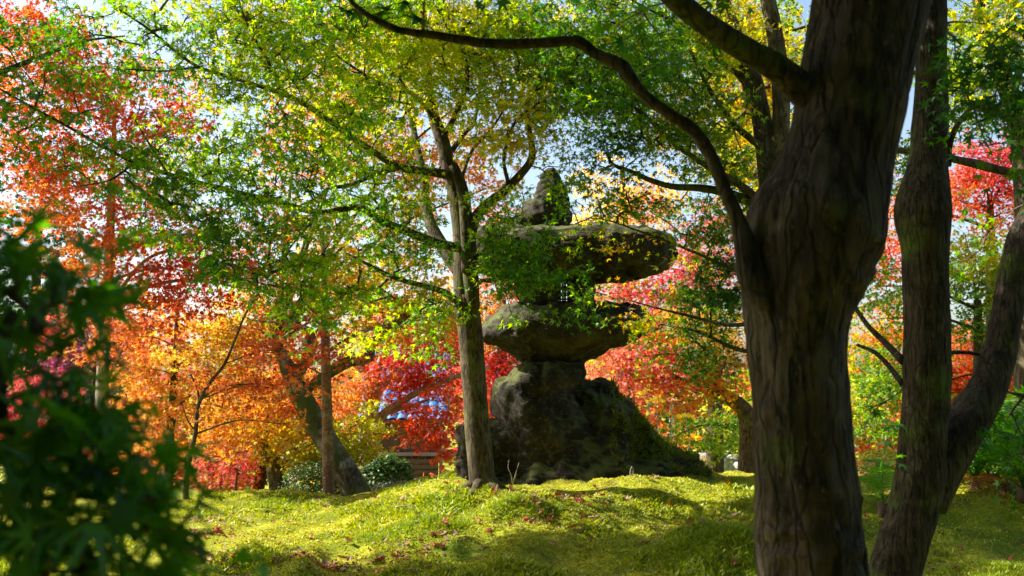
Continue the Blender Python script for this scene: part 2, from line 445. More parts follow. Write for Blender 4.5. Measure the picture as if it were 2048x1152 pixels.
def star_template(angs, lens, wd):
    V, F = [], []
    for a, l in zip(angs, lens):
        a = math.radians(a); d = np.array((math.sin(a), math.cos(a))); p = np.array((d[1], -d[0]))*wd*(.6+.4*l)
        b = d*-.08+np.array((0, .08)); k = len(V)
        for q, z in ((b-p, .02), (b+p, .02), (d*l, -.2*l*l)): V.append((q[0], q[1], z))
        F.append((k, k+1, k+2))
    return np.array(V), np.array(F)
STAR5 = star_template([-105, -55, 0, 55, 105], [.62, .92, 1.0, .92, .62], .25)
OVAL = (np.array([(0,0,0), (-.32,.4,-.03), (-.22,.8,-.05), (0,1.1,-.12), (.22,.8,-.05), (.32,.4,-.03), (0,.5,.04)]),
        np.array([(6,0,5),(6,5,4),(6,4,3),(6,3,2),(6,2,1),(6,1,0)]))
SCALE4 = (np.array([(0,0,0), (-.5,.5,-.08), (0,1,-.15), (.5,.5,-.08)]), np.array([(0,1,2),(0,2,3)]))

def frames(tdir, nrm):
    z = nrm/np.linalg.norm(nrm, axis=1, keepdims=True)
    y = tdir - z*(tdir*z).sum(1, keepdims=True); y /= np.linalg.norm(y, axis=1, keepdims=True)+1e-9
    return np.stack([np.cross(y, z), y, z], 2)

def leaf_cloud(name, pos, R, size, col, tm, mat, off=(0,0,0), curl=None):
    V, F = tm; n, k = len(pos), len(V)
    Vs = np.repeat(V[None], n, 0)
    if curl is not None: Vs[:, :, 2] *= curl[:, None]
    W = pos[:, None] - np.asarray(off) + size[:, None, None]*np.einsum('nij,nkj->nki', R, Vs)
    FF = (F[None] + (np.arange(n)*k)[:, None, None]).reshape(-1, F.shape[1])
    return mesh_np(name, W.reshape(-1, 3), FF, mat, np.repeat(col, k, 0), False)

PAL = {
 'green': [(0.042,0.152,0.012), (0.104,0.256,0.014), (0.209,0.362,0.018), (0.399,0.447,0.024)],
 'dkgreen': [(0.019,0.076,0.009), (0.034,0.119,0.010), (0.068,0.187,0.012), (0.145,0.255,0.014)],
 'ctree': [(0.074,0.203,0.013), (0.170,0.341,0.015), (0.320,0.470,0.021), (0.490,0.532,0.026), (0.596,0.470,0.032)],
 'rtree': [(0.031,0.120,0.012), (0.070,0.201,0.012), (0.170,0.321,0.015), (0.382,0.421,0.020), (0.563,0.282,0.031)],
 'red': [(.48,.06,.04), (.55,.11,.045), (.58,.18,.055), (.58,.28,.075)],
 'orange': [(.55,.12,.055), (.60,.19,.06), (.60,.27,.07), (.60,.38,.09)],
 'amber': [(.58,.23,.05), (.62,.33,.06), (.62,.43,.075), (.50,.44,.06)],
 'yellow': [(.60,.38,.035), (.60,.46,.05), (.52,.46,.05), (.38,.40,.03)],
 'pink': [(.48,.05,.075), (.57,.12,.11), (.62,.21,.15), (.62,.31,.14)],
 'crimson': [(.40,.018,.03), (.53,.05,.05), (.58,.11,.07), (.58,.20,.08)],
 'mixwarm':[(.55,.07,.06), (.68,.18,.06), (.70,.34,.05), (.40,.38,.03), (.16,.27,.02)],
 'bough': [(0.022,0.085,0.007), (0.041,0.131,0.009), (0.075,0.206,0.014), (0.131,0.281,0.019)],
 'purple': [(.10,.015,.05), (.18,.03,.09), (.26,.05,.12)],
 'ylgreen': [(0.097,0.213,0.014), (0.232,0.329,0.017), (0.426,0.426,0.024), (0.639,0.446,0.029)],
 'ginkgo': [(.70,.46,.09), (.76,.54,.10), (.78,.60,.16)],
 'conifer':[(.02,.05,.03), (.035,.08,.04), (.06,.10,.05)],
 'hedge':  [(.02,.06,.012), (.05,.12,.02), (.10,.18,.03)],
 'pale': [(0.096,0.144,0.072), (0.180,0.228,0.120), (0.252,0.276,0.168)],
}
def palette(name, t):
    p = np.array(PAL[name]); t = np.clip(t, 0, .9999)*(len(p)-1)
    i = t.astype(int); f = (t-i)[:, None]
    return p[i]*(1-f)+p[np.minimum(i+1, len(p)-1)]*f

DENS = 1.75
class Tree:
    def __init__(s, name, base, label, cat='tree', group=None):
        s.o = thing(name, base, label, cat, group); s.b = np.array(base, float)
        s.nodes = []; s.noder = []
    def limb(s, pts, d, name='branch', sides=10, amp=.06, ridge=0, mat=None, n=None, wmul=1.0, seed=0, nsc=6):
        """pts (px, py, width px); d = (d0, d1) or list of distances"""
        k = len(pts); dd = np.linspace(d[0], d[1], k) if len(d) == 2 else np.array(d)
        A = np.array([np.append(at(p[0], p[1], q), p[2]*q/FPX/2*wmul) for p, q in zip(pts, dd)])
        return s.limbw(A, name, sides, amp, ridge, mat, n, seed, nsc)
    def limbw(s, A, name='branch', sides=10, amp=.06, ridge=0, mat=None, n=None, seed=0, nsc=6, node=True):
        n = n or max(6, 5*len(A)); Q = spline(A, n); Q[:, 3] = np.maximum(Q[:, 3], .003)
        V, F = tube(Q[:, :3], Q[:, 3], sides, amp, nsc, seed, True, ridge, 1 if sides > 60 else 0)
        ob = link(name, mesh_np(name, V-s.b, F, mat or M['bark']), s.o)
        if node:
            s.nodes.append(Q[:, :3]); s.noder.append(Q[:, 3])
        return Q
    def crown(s, blobs, leaf=.036, tm=None, mat=None, per=14, spread=.22, seed=1, singles=0, tier=.36, twigs=True,
              flat=.62, cname='crown', dens=1.0, tw=.0022, up=.75, jit=.24, nsc=.8, stalks=False, twmat=None, droop=.3):
        """blobs: (px, py, rx, ry, d, dr, optical depth, palette)"""
        tm = tm or LEAF7; mat = mat or M['leaf']; r = np.random.default_rng(seed)
        cs, pn = [], []
        for (px, py, rx, ry, d, dr, od, pal) in blobs:
            c = at(px, py, d); ax = rx*d/FPX; az = ry*d/FPX
            la = (2*leaf*FPX/d)**2*.30*.40; nl = od*DENS*dens*PI*rx*ry/la; ns = max(2, int(nl/per))
            u = r.normal(size=(ns, 3)); u /= np.linalg.norm(u, axis=1, keepdims=True); u *= (r.random(ns)**.42)[:, None]
            p = c + u*np.array((ax, dr, az))
            if tier: p[:, 2] = np.round((p[:, 2]+.1*np.sin(p[:, 0]*1.7+p[:, 1]))/tier)*tier + r.normal(0, .30*tier, ns)
            cs.append(p); pn += [pal]*ns
        cs = np.concatenate(cs); pn = np.array(pn); n = len(cs)
        # grow twigs: each spray hangs on the nearest wood
        if s.nodes:
            base = np.concatenate(s.nodes)
        else: base = s.b[None]
        d0 = np.min(np.linalg.norm(cs[:, None]-base[None, ::max(1, len(base)//120)], axis=2), 1)
        order = np.argsort(d0); cs = cs[order]; pn = pn[order]
        NB = np.zeros((len(base)+n*3, 3)); own = np.full(len(base)+n*3, -1, int); NB[:len(base)] = base; m = len(base)
        par = np.zeros((n, 3)); pa = np.full(n, -1, int); paths = []
        for i in range(n):
            v = cs[i]-NB[:m]; dist = (v*v).sum(1) + 1.2*np.maximum(0, -v[:, 2])**2
            k = int(np.argmin(dist)); p0 = NB[k]; par[i] = p0; pa[i] = own[k]
            L = math.sqrt(((cs[i]-p0)**2).sum())
            mid = (p0+cs[i])/2 + r.normal(0, .07, 3)*L + np.array((0, 0, .06*L))
            paths.append((p0, mid, cs[i]))
            NB[m], NB[m+1], NB[m+2] = (p0+mid)/2, mid, (mid+cs[i])/2; own[m:m+3] = i; m += 3
        cnt = np.ones(n)
        for i in range(n-1, -1, -1):
            if pa[i] >= 0: cnt[pa[i]] += cnt[i]
        tb = MB()
        if twigs:
            pp = np.array(paths); t_ = np.array((0, .3, .65, 1.0))[None, :, None]
            Q = pp[:, 0:1]*(1-t_)**2 + 2*pp[:, 1:2]*t_*(1-t_) + pp[:, 2:3]*t_**2
            r0 = np.minimum(tw*np.sqrt(cnt)*1.3, .02); r1 = np.minimum(tw*np.sqrt(np.maximum(cnt*.55, 1)), r0)
            tb.add(*tubes(Q, r0[:, None]*(1-t_[..., 0])+r1[:, None]*t_[..., 0], 3))
        # leaves
        u = cs-par; u[:, 2] *= .3; u /= np.linalg.norm(u, axis=1, keepdims=True)+1e-6
        N_ = n*per
        sid = np.repeat(np.arange(n), per)
        a = r.uniform(-1.5, 1.5, N_)+r.normal(0, .25, N_); rad = np.sqrt(r.random(N_))*spread*(.7+.6*r.random(n))[sid]
        U = u[sid]; ca, sa = np.cos(a), np.sin(a)
        D = np.stack([U[:, 0]*ca-U[:, 1]*sa, U[:, 0]*sa+U[:, 1]*ca, U[:, 2]], 1)
        pos = cs[sid] - .35*spread*U + D*rad[:, None] + np.stack([0*a, 0*a, -droop*rad+r.normal(0, .035, N_)], 1)
        T = D + r.normal(0, .35, (N_, 3)); T[:, 2] -= .6
        nr = np.stack([0*a, 0*a, 0*a+up], 1) + r.normal(0, flat, (N_, 3))
        R = frames(T, nr)
        size = leaf*r.uniform(.65, 1.25, N_)
        t = .5+(fbm(cs, nsc, 3, seed)-.5)*2.1; t = t[sid]+r.normal(0, jit, N_)
        col = np.zeros((N_, 3))
        for q in np.unique(pn):
            k = pn[sid] == q; col[k] = palette(q, t[k])
        col *= r.uniform(.8, 1.15, N_)[:, None]
        curl = r.uniform(.2, 2.4, N_)
        keep = np.ones(N_, bool)
        if stalks:      # leaf stalks of the spray: a few thin twiglets
            idx = (np.arange(n)[:, None]*per+np.arange(3)[None]).ravel()
            tb.add(*tubes(np.stack([(cs-.35*spread*u)[sid[idx]], pos[idx]], 1), np.tile((.0015, .0008), (len(idx), 1)), 3))
        if twigs and tb.n:
            ob = link('twigs', tb.mesh('twigs', twmat or M['twig'], s.b), s.o, 'stuff')
        if singles:
            px, py, f = to_px(pos)
            vis = (px > 20) & (px < 2028) & (py > 20) & (py < 1140)
            sc = np.where(vis, size/f, 0); pick = np.argsort(-sc)[:singles*4]
            pick = r.permutation(pick)[:singles]
            # a couple of dozen leaf meshes shared between the single leaves
            kinds = []
            for q in pick[:28]:
                V = tm[0].copy(); V[:, 2] *= curl[q]
                kinds.append((col[q], mesh_np('leaf', V, tm[1], mat, np.repeat(col[q][None], len(V), 0), False)))
            kc = np.array([k[0] for k in kinds])
            for q in pick:
                me = kinds[int(np.argmin(((kc-col[q])**2).sum(1)))][1]
                ob = link('leaf', me, s.o)
                m4 = Matrix([[*(R[q][i]*size[q]), pos[q][i]-s.b[i]] for i in range(3)]+[[0, 0, 0, 1]])
                ob.matrix_local = m4
                keep[q] = False
        k = keep
        ob = link(cname, leaf_cloud(cname, pos[k], R[k], size[k], col[k], tm, mat, s.b, curl[k]), s.o, 'stuff')
        return cs

# ------------------------------------------------------------------ stone lantern
def stone_profile(prof, d, depth_ratio=.8, nz=60, na=96, power=2.5, amp=.05, nsc=2.2, seed=0, facet=.03, dy=0, twist=None, tilt=0, fine=.01, chip=.05):
    """prof rows: (py, x_left, x_right) top to bottom; closed rough stone"""
    P = np.array(prof, float); Q = spline(P, nz)
    V = []; a = np.arange(na)*2*PI/na
    ca, sa = np.cos(a), np.sin(a)
    ex = np.sign(ca)*np.abs(ca)**(2/power); ey = np.sign(sa)*np.abs(sa)**(2/power)
    for py, xl, xr in Q:
        cl, cr = at(xl, py, d), at(xr, py, d)
        c = (cl+cr)/2; h = (cr-cl)[0]/2
        yo = c[1] + dy + (twist(py) if twist else 0)
        V.append(np.stack([c[0]+h*ex, yo + h*depth_ratio*ey, np.full(na, c[2])+tilt*h*ey], 1))
    V = np.array(V); n = len(V)
    nrm = np.cross(np.roll(V, -1, 1)-np.roll(V, 1, 1), np.gradient(V, axis=0)); nrm /= np.linalg.norm(nrm, axis=2, keepdims=True)+1e-9
    cen = V.mean(1, keepdims=True); s = np.sign(((V-cen)*nrm).sum(2, keepdims=True)); s[s == 0] = 1; nrm *= s
    fl = V.reshape(-1, 3)
    disp = amp*(fbm(fl, nsc, 4, seed)-.5)*2 + facet*(ridged(fl*np.array((1, 1, .6)), nsc*1.7, 3, seed+9)-.6)*2 + fine*(fbm(fl, 22, 3, seed+3)-.5)*2
    wp = fl + .12*np.stack([fbm(fl, 3, 2, seed+40+q)-.5 for q in range(3)], 1)
    disp = disp + chip*chisel(wp, 3.2, seed+50) + .45*chip*chisel(wp, 8.5, seed+60)
    fade = np.ones(n); fade[0] = .3; fade[-1] = .3
    V = V + nrm*(disp.reshape(n, na, 1)*fade[:, None, None])
    Vf = V.reshape(-1, 3)
    i, j = np.meshgrid(np.arange(n-1), np.arange(na), indexing='ij'); k = (j+1) % na
    F = np.stack([i*na+j, (i+1)*na+j, (i+1)*na+k, i*na+k], -1).reshape(-1, 4)
    F = np.concatenate([F[:, [0,1,2]], F[:, [0,2,3]]])
    Vf = np.vstack([Vf, V[0].mean(0)+(0,0,.01), V[-1].mean(0)]); jj = np.arange(na); kk = (jj+1) % na
    F = np.concatenate([F, np.stack([0*jj+n*na, jj, kk], 1), np.stack([0*jj+n*na+1, (n-1)*na+kk, (n-1)*na+jj], 1)])
    return Vf, F
LD = 10.8
lb = np.array((at(1105, 860, LD)[0], LD, gz(.45, LD)))
lan = thing('stone_lantern', lb, 'tall rough stone lantern with wide roof slab on a mossy boulder', 'stone lantern')
def lpart(name, parent, prof, **kw):
    V, F = stone_profile(prof, LD, **kw)
    return link(name, mesh_np(name, V-lb, F, M['stone_shaded' if name == 'shaft' else 'stone']), parent)
fin = lpart('finial', lan, [(338,1097,1106),(346,1089,1113),(360,1082,1121),(378,1076,1130),(394,1068,1136),(404,1060,1138)], nz=40, na=72, depth_ratio=.95, amp=.012, nsc=5, facet=.03, seed=2, power=2)
lpart('finial_base', lan, [(403,1056,1138),(410,1050,1140),(425,1040,1138),(440,1030,1138),(452,1030,1134),(462,1036,1128)], nz=30, na=72, depth_ratio=.9, amp=.02, nsc=4, facet=.03, seed=3, power=2.2)
lpart('roof', lan, [(449,1050,1112),(454,1015,1150),(460,985,1215),(468,962,1285),(477,946,1322),(487,939,1340),(500,937,1344),(515,940,1343),(530,948,1338),(541,968,1326),(549,1000,1300),(553,1040,1262),(555,1080,1220)],
      nz=70, na=150, depth_ratio=.62, amp=.035, nsc=2.0, facet=.03, seed=4, power=3.2, chip=.075)
box = lpart('light_chamber', lan, [(540,1040,1180),(556,1034,1187),(575,1034,1188),(596,1036,1188),(612,1040,1184),(624,1044,1178)], nz=40, na=96, depth_ratio=.85, amp=.02, nsc=3, facet=.014, seed=5, power=3.4)
plat = lpart('platform', lan, [(612,1040,1200),(615,1006,1250),(622,998,1280),(634,986,1296),(648,972,1298),(662,962,1290),(674,962,1274),(686,976,1250),(697,1004,1222),(708,1030,1192),(718,1043,1170),(727,1049,1161)],
      nz=72, na=140, depth_ratio=.72, amp=.03, nsc=2.2, facet=.035, seed=8, power=2.5, chip=.065)
lpart('shaft', lan, [(726,1054,1156),(732,1046,1164),(745,1028,1167),(758,1013,1163),(770,1000,1150),(782,990,1138),(800,984,1140),(824,988,1150),(844,996,1160),(868,1006,1170),(900,1016,1176),(940,1020,1180),(985,1022,1180)],
      nz=70, na=128, depth_ratio=.78, amp=.10, nsc=1.9, facet=.05, seed=14, power=2.1, dy=-.12, chip=.05)
# the fire window: cut right through, with stone lattice bars in the opening
wc = at(1128, 582, LD)
cut = MB(); cut.box(wc, (.225, 2.2, .27), .12)
co = link('cutter', cut.mesh('cutter', None, lb))
md = box.modifiers.new('b', 'BOOLEAN'); md.operation = 'DIFFERENCE'; md.object = co; md.solver = 'EXACT'
bpy.context.view_layer.update()
dg = bpy.context.evaluated_depsgraph_get()
co.location = lb; bpy.context.view_layer.update(); box.parent = None; box.location = lb; bpy.context.view_layer.update()
dg = bpy.context.evaluated_depsgraph_get()
nm = bpy.data.meshes.new_from_object(box.evaluated_get(dg)); box.modifiers.clear(); box.data = nm
box.location = (0, 0, 0); box.parent = lan
bpy.data.objects.remove(co)
for side in (-1, 1):
    fy = wc[1] + side*.26
    for dx in (-.056, 0, .056):
        b = MB(); b.box((wc[0]+dx-side*.03, fy, wc[2]), (.020, .022, .272), .12); link('lattice_bar', b.mesh('lattice_bar', M['stone'], lb), box)
    for dz in (-.068, 0, .068):
        b = MB(); b.box((wc[0]-side*.03, fy, wc[2]+dz), (.224, .018, .018), .12); link('lattice_bar', b.mesh('lattice_bar', M['stone'], lb), box)

# base boulder
bb = np.array((at(1160, 970, 10.9)[0], 10.9, gz(.75, 10.9)))
boul = thing('boulder', bb, 'huge dark mossy boulder that carries the stone lantern', 'boulder')
V, F = stone_profile([(764,1165,1206),(769,1140,1222),(780,1120,1232),(795,1100,1242),(812,1082,1254),(832,1060,1272),(852,1036,1294),(872,1010,1318),(892,984,1342),(912,962,1364),(932,944,1386),(952,932,1402),(975,925,1414),(1010,920,1418)],
      11.1, depth_ratio=.56, nz=110, na=180, power=2.2, amp=.17, nsc=1.4, facet=.12, seed=21, fine=.014, chip=.05, twist=lambda py: -.0010*(py-766))
link('rock_mass', mesh_np('rock_mass', V-bb, F, M['stone_shaded']), boul)
V2, F2 = stone_profile([(842,962,1010),(850,948,1050),(866,938,1090),(886,930,1120),(910,922,1150),(940,916,1180),(970,914,1200),(1010,914,1210)],
      10.75, depth_ratio=.5, nz=60, na=110, power=2.3, amp=.09, nsc=1.8, facet=.11, seed=25, fine=.014, chip=.04)
link('rock_shoulder', mesh_np('rock_shoulder', V2-bb, F2, M['stone_shaded']), boul)
# moss on the right-hand slope of the boulder
def surf_scatter(V, F, n, seed, test):
    r = np.random.default_rng(seed)
    a, b, c = V[F[:, 0]], V[F[:, 1]], V[F[:, 2]]
    nr = np.cross(b-a, c-a); ar = np.linalg.norm(nr, axis=1); nr /= ar[:, None]+1e-12
    pr = ar/ar.sum(); k = r.choice(len(F), n, p=pr)
    u, v = r.random(n), r.random(n); q = u+v > 1; u[q] = 1-u[q]; v[q] = 1-v[q]
    P = a[k]+(b[k]-a[k])*u[:, None]+(c[k]-a[k])*v[:, None]; Nn = nr[k]
    cen = V.mean(0); sg = np.sign(((P-cen)*Nn).sum(1)); Nn = Nn*sg[:, None]
    m = test(P, Nn, r); return P[m], Nn[m]
def moss_on(V, F, parent, off, n, seed, test, hgt=.03):
    P, Nn = surf_scatter(V, F, n, seed, test); r = np.random.default_rng(seed+1); n = len(P)
    t = np.cross(Nn, r.normal(size=(n, 3))); t /= np.linalg.norm(t, axis=1, keepdims=True)+1e-9
    hh = hgt*r.uniform(.4, 1.5, n)[:, None]
    side = t*(.004+.12*hh); tip = P+(Nn+np.array((0, 0, .3))+r.normal(0, .5, (n, 3)))*hh
    col = np.array((.12, .16, .012))*r.uniform(.5, 1.4, n)[:, None]+np.array((.07, .04, .0))*r.random(n)[:, None]
    me = mesh_np('moss_cover', np.stack([P-side-off, P+side-off, tip-off], 1).reshape(-1, 3), np.arange(3*n).reshape(-1, 3), M['moss'], np.repeat(col, 3, 0), False)
    return link('moss_cover', me, parent, 'stuff')
def tst(P, Nn, r):
    px, py, f = to_px(P); nn = fbm(P, 2.6, 3, 60)
    return (px > 1190+60*nn) & (Nn[:, 2] > -.1) & (nn + .3*Nn[:, 2]+.0012*(px-1280) + .25*(fbm(P, 7, 2, 64)-.5) > .62) & (Nn[:, 1] < .6)
moss_on(V, F, boul, bb, 60000, 91, tst)
# sedge tufts and small ferns on the slope
def blade_tuft(p, n, L, seed, col=(.10,.20,.02), w=.006, sag=.8):
    r = np.random.default_rng(seed); b = MB()
    for i in range(n):
        a = r.uniform(0, 2*PI); l = L*r.uniform(.6, 1.1); out = r.uniform(.3, .9)
        d = np.array((math.cos(a), math.sin(a), 0)); s = np.array((-d[1], d[0], 0))*w
        q = [p + d*out*l*t + np.array((0, 0, l*(1-.4*out)*t - sag*l*out*t*t)) for t in (0, .35, .7, 1)]
        VV = []
        for k, z in enumerate(q): f = (1, .9, .6, .08)[k]; VV += [z-s*f, z+s*f]
        b.add(VV, [(0,1,3,2),(2,3,5,4),(4,5,7,6)], np.array(col)*r.uniform(.6, 1.5))
    return b
def on_surface(V, px, py):
    q = to_px(V); dd = (q[0]-px)**2+(q[1]-py)**2 + (q[2]*20)**2*.2
    return V[int(np.argmin(dd))]
for i, (px, py, n, L) in enumerate(((1290, 852, 26, .22), (1322, 872, 30, .24), (1300, 900, 20, .18), (1185, 800, 9, .12), (1350, 905, 18, .16), (1255, 862, 12, .16))):
    p = on_surface(V, px, py); t = blade_tuft(p, n, L, 300+i)
    o = link('sedge_tuft', t.mesh('sedge_tuft', M['leaf_thick'], p, False)); o.location = p
    pos = ('on the upper edge of the mossy boulder slope', 'fullest one, hanging over the mossy boulder slope', 'low on the boulder face under the fuller tufts', 'tiny one near the top of the dark boulder', 'farthest down the right slope of the boulder', 'sparse one at the shaded middle of the boulder')[i]
    tag(o, 'dark green sedge tuft, '+pos, 'plant', 'sedge tufts growing on the boulder')
def rockthing(name, prof, d, label, cat='rock', seed=1, mat='stone', **kw):
    b = at((prof[-1][1]+prof[-1][2])/2, prof[-1][0], d)
    V, F = stone_profile(prof, d, seed=seed, **{**dict(nz=36, na=64, amp=.05, nsc=3, facet=.05, depth_ratio=.8), **kw})
    o = link(name, mesh_np(name, V-b, F, M[mat])); o.location = b; tag(o, label, cat); return o
rockthing('rock', [(850,922,950),(870,914,962),(895,918,972),(915,912,985),(945,913,990),(975,918,990),(1000,920,990)], 10.5, 'upright grey rock half hidden behind the central maple trunk', seed=33)

# small peg sticking out of the moss before the boulder
pb = at(1260, 976, 9.7); pb[2] = max(pb[2], gz(pb[0], pb[1])+.015)
b = MB(); V, F = tube(np.array([pb+(0,0,-.05), pb+(0,0,.058)]), np.array([.0085, .0085]), 10); b.add(V, F)
peg = link('garden_peg', b.mesh('garden_peg', M['peg'], pb, True)); peg.location = pb
tag(peg, 'small pinkish metal peg with bent clip in the moss before the boulder', 'garden peg')
b = MB(); V, F = tube(spline([pb+(.002,0,.055), pb+(.004,0,.10), pb+(.012,0,.125), pb+(.020,0,.145), pb+(.032,0,.12), pb+(.030,0,.07), pb+(.022,0,.055)], 18), np.full(18, .0035), 6); b.add(V, F)
V, F = tube(np.array([pb+(.006,0,.10), pb+(.031,0,.10)]), np.array([.003, .003]), 6); b.add(V, F)
V, F = tube(np.array([pb+(.026,0,.085), pb+(.022,0,.058)]), np.array([.004, .009]), 6); b.add(V, F)
link('clip', b.mesh('clip', M['peg'], pb), peg)

# ------------------------------------------------------------------ central maple
cb = at(966, 982, 9.3); cb[2] = gz(cb[0], 9.3)
T = Tree('maple_tree', cb, 'central green maple with pale mossy trunk in front of the stone lantern')
T.limb([(968,1010,77),(967,985,64),(964,955,53),(957,880,51),(950,790,49),(944,710,48),(938,640,48),(933,590,42)], (9.3,9.3), 'trunk', 24, .07, .006, n=44, nsc=4)
T.limb([(930,640,40),(926,560,40),(924,480,36),(914,400,34),(898,335,31),(884,280,28),(868,235,24),(858,180,20),(853,100,17),(846,20,13),(835,-80,8)], (9.28,9.6), 'stem', 16, .05)
T.limb([(945,620,30),(941,540,32),(938,480,30),(948,440,24),(975,408,20),(1005,385,20),(1040,350,17),(1064,315,15),(1060,270,12),(1052,220,10),(1068,190,7),(1100,130,5)], (9.25,8.9), seed=2)
T.limb([(922,545,34),(900,515,30),(872,470,26),(853,420,22),(846,350,18),(834,295,15),(824,245,11),(800,150,7)], (9.35,10.2), seed=3)
T.limb([(936,545,26),(933,450,26),(925,380,24),(906,330,20)], (9.15,9.15), seed=21)
L1 = T.limb([(928,498,20),(870,484,18),(812,462,17),(760,440,15),(715,414,14),(640,425,13),(560,405,12),(480,386,11),(400,366,10),(330,346,9),(268,325,8),(200,290,7),(130,250,6),(60,212,5),(0,178,4)], (9.2,7.6), seed=4)
L2 = T.limb([(908,352,22),(860,343,17),(800,335,15),(742,300,13),(680,258,12),(622,216,11),(570,190,10),(480,160,8),(400,135,7),(350,102,6),(300,60,5),(240,20,4)], (9.2,7.9), seed=5)
T.limb([(802,336,10),(760,346,9),(700,370,8),(660,376,7),(632,396,5),(580,420,4)], (8.8,8.5), seed=6)
T.limb([(924,612,16),(892,586,13),(845,571,11),(790,556,9),(742,532,7),(690,505,4)], (9.2,8.6), seed=7)
T.limb([(888,272,14),(912,228,12),(934,160,10),(926,105,8),(898,60,6),(870,10,4)], (9.35,9.0), seed=8)
T.limb([(876,250,11),(852,216,9),(822,186,8),(788,181,6),(700,130,5),(620,70,3)], (9.4,8.7), seed=9)
T.limb([(1018,372,9),(1008,315,7),(1030,245,6),(1078,205,4)], (9.05,8.7), seed=10)
T.limb([(944,580,11),(970,560,7),(1030,562,5),(1100,575,4),(1170,580,3)], (9.2,8.9), seed=11)
T.limb([(948,520,12),(975,495,9),(978,460,8),(1005,445,6),(1040,430,4)], (9.2,9.0), seed=12)
T.limb([(905,300,12),(930,265,10),(950,240,7),(960,150,5),(950,60,4)], (9.5,9.9), seed=13)
T.limb([(925,350,8),(945,300,6),(985,255,5),(1020,200,3)], (9.3,8.7), seed=14)
T.limb([(570,190,7),(540,130,6),(500,60,5),(480,10,3)], (8.35,8.0), seed=15)
T.limb([(268,326,6),(220,360,4),(160,372,3)], (8.0,7.8), seed=16)
T.limb([(335,347,6),(300,290,4),(270,240,3)], (8.1,7.9), seed=17)
T.limb([(395,134,5),(330,142,4),(250,138,3)], (8.1,7.9), seed=18)
T.limb([(640,425,8),(600,470,5),(560,520,4),(520,560,3)], (8.6,8.3), seed=19)
for k, (dx, dy) in enumerate(((-.34,-.16), (-.12,-.36), (.22,-.28), (.36,.02), (-.3,.2))):
    q = [cb+np.array((dx*t_, dy*t_, 0)) for t_ in (.15, .5, .8, 1.15)]
    zz = [gz(p[0], p[1]) for p in q]
    T.limbw(np.array([(q[0][0], q[0][1], zz[0]+.07, .06), (q[1][0], q[1][1], zz[1]+.0, .045), (q[2][0], q[2][1], zz[2]-.012, .03), (q[3][0], q[3][1], zz[3]-.03, .02)]), 'root', 9, .12, node=False, seed=70+k)
G = 'ctree'
T.crown([
 (90,255,150,95,7.7,.35,.6,'dkgreen'),(260,340,170,80,7.9,.4,.65,'dkgreen'),(420,330,150,120,8.1,.45,.85,'green'),(330,130,190,90,8.0,.4,.5,'dkgreen'),  # dark green on the left sprays puts their shade into the leaf colour
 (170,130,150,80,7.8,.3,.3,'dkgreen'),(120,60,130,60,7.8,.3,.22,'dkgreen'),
 (520,110,170,130,8.3,.5,1.05,G),(600,300,170,110,8.2,.4,1.0,G),(560,470,190,95,7.95,.32,1.0,G),(420,470,90,60,7.8,.25,.7,'green'),
 (640,560,130,70,8.1,.28,.85,'green'),(720,120,170,130,8.8,.6,1.1,G),(740,240,130,80,8.9,.5,1.1,G),(760,400,140,70,8.8,.4,1.0,G),
 (880,120,150,130,9.2,.6,1.15,G),(1010,120,150,120,9.1,.6,1.15,'green'),(1000,260,110,80,8.8,.4,.9,G),(1080,250,90,60,8.8,.3,.9,G),
 (820,500,90,60,8.7,.4,.9,'green'),(1000,420,70,50,8.8,.3,.9,'green'),(860,650,90,50,8.8,.3,.8,G),(760,650,80,40,8.6,.3,.7,G),
 (1065,535,95,62,8.85,.25,1.35,'green'),(1140,572,50,22,8.9,.2,1.1,'green'),(1000,580,45,30,9.0,.2,.6,G),(990,520,60,50,8.9,.2,1.2,'green'),
 (340,440,100,45,8.0,.3,.8,'green'),(700,20,260,50,8.6,.5,1.0,G),(480,20,200,50,8.2,.4,.9,G),
 (1130,330,45,40,8.9,.25,.7,'green'),(250,40,120,50,8.0,.3,.6,'green'),(860,60,200,70,9.4,.5,.8,G),(1040,60,120,60,9.2,.4,.8,'green'),(900,-120,400,110,9.2,1.0,.8,G),(450,-110,300,90,8.4,.8,.6,G)],
 leaf=.047, dens=1.25, seed=101, singles=300, per=14, spread=.2, tier=.3, stalks=True, tm=LEAF5)

# ------------------------------------------------------------------ near tree (big dark trunk)
nb = np.array((1.0, 2.75, gz(1.0, 2.75)))
T2 = Tree('maple_tree', nb, 'thick dark gnarled maple trunk closest to the camera, thin branch reaching left')
T2.limb([(1640,2000,291),(1635,1500,220),(1628,1152,200),(1614,1000,197),(1602,850,189),(1596,750,187),(1592,690,189),(1596,610,208),(1616,520,251),(1634,450,265),(1655,385,236),(1672,320,213),(1692,250,208),(1712,150,217),(1732,50,224),(1752,-60,231),(1790,-200,212),(1850,-420,168),(1880,-700,114)],
   (2.75,2.75), 'trunk', 96, .10, .016, M['bark_near'], 260, nsc=5, seed=5)
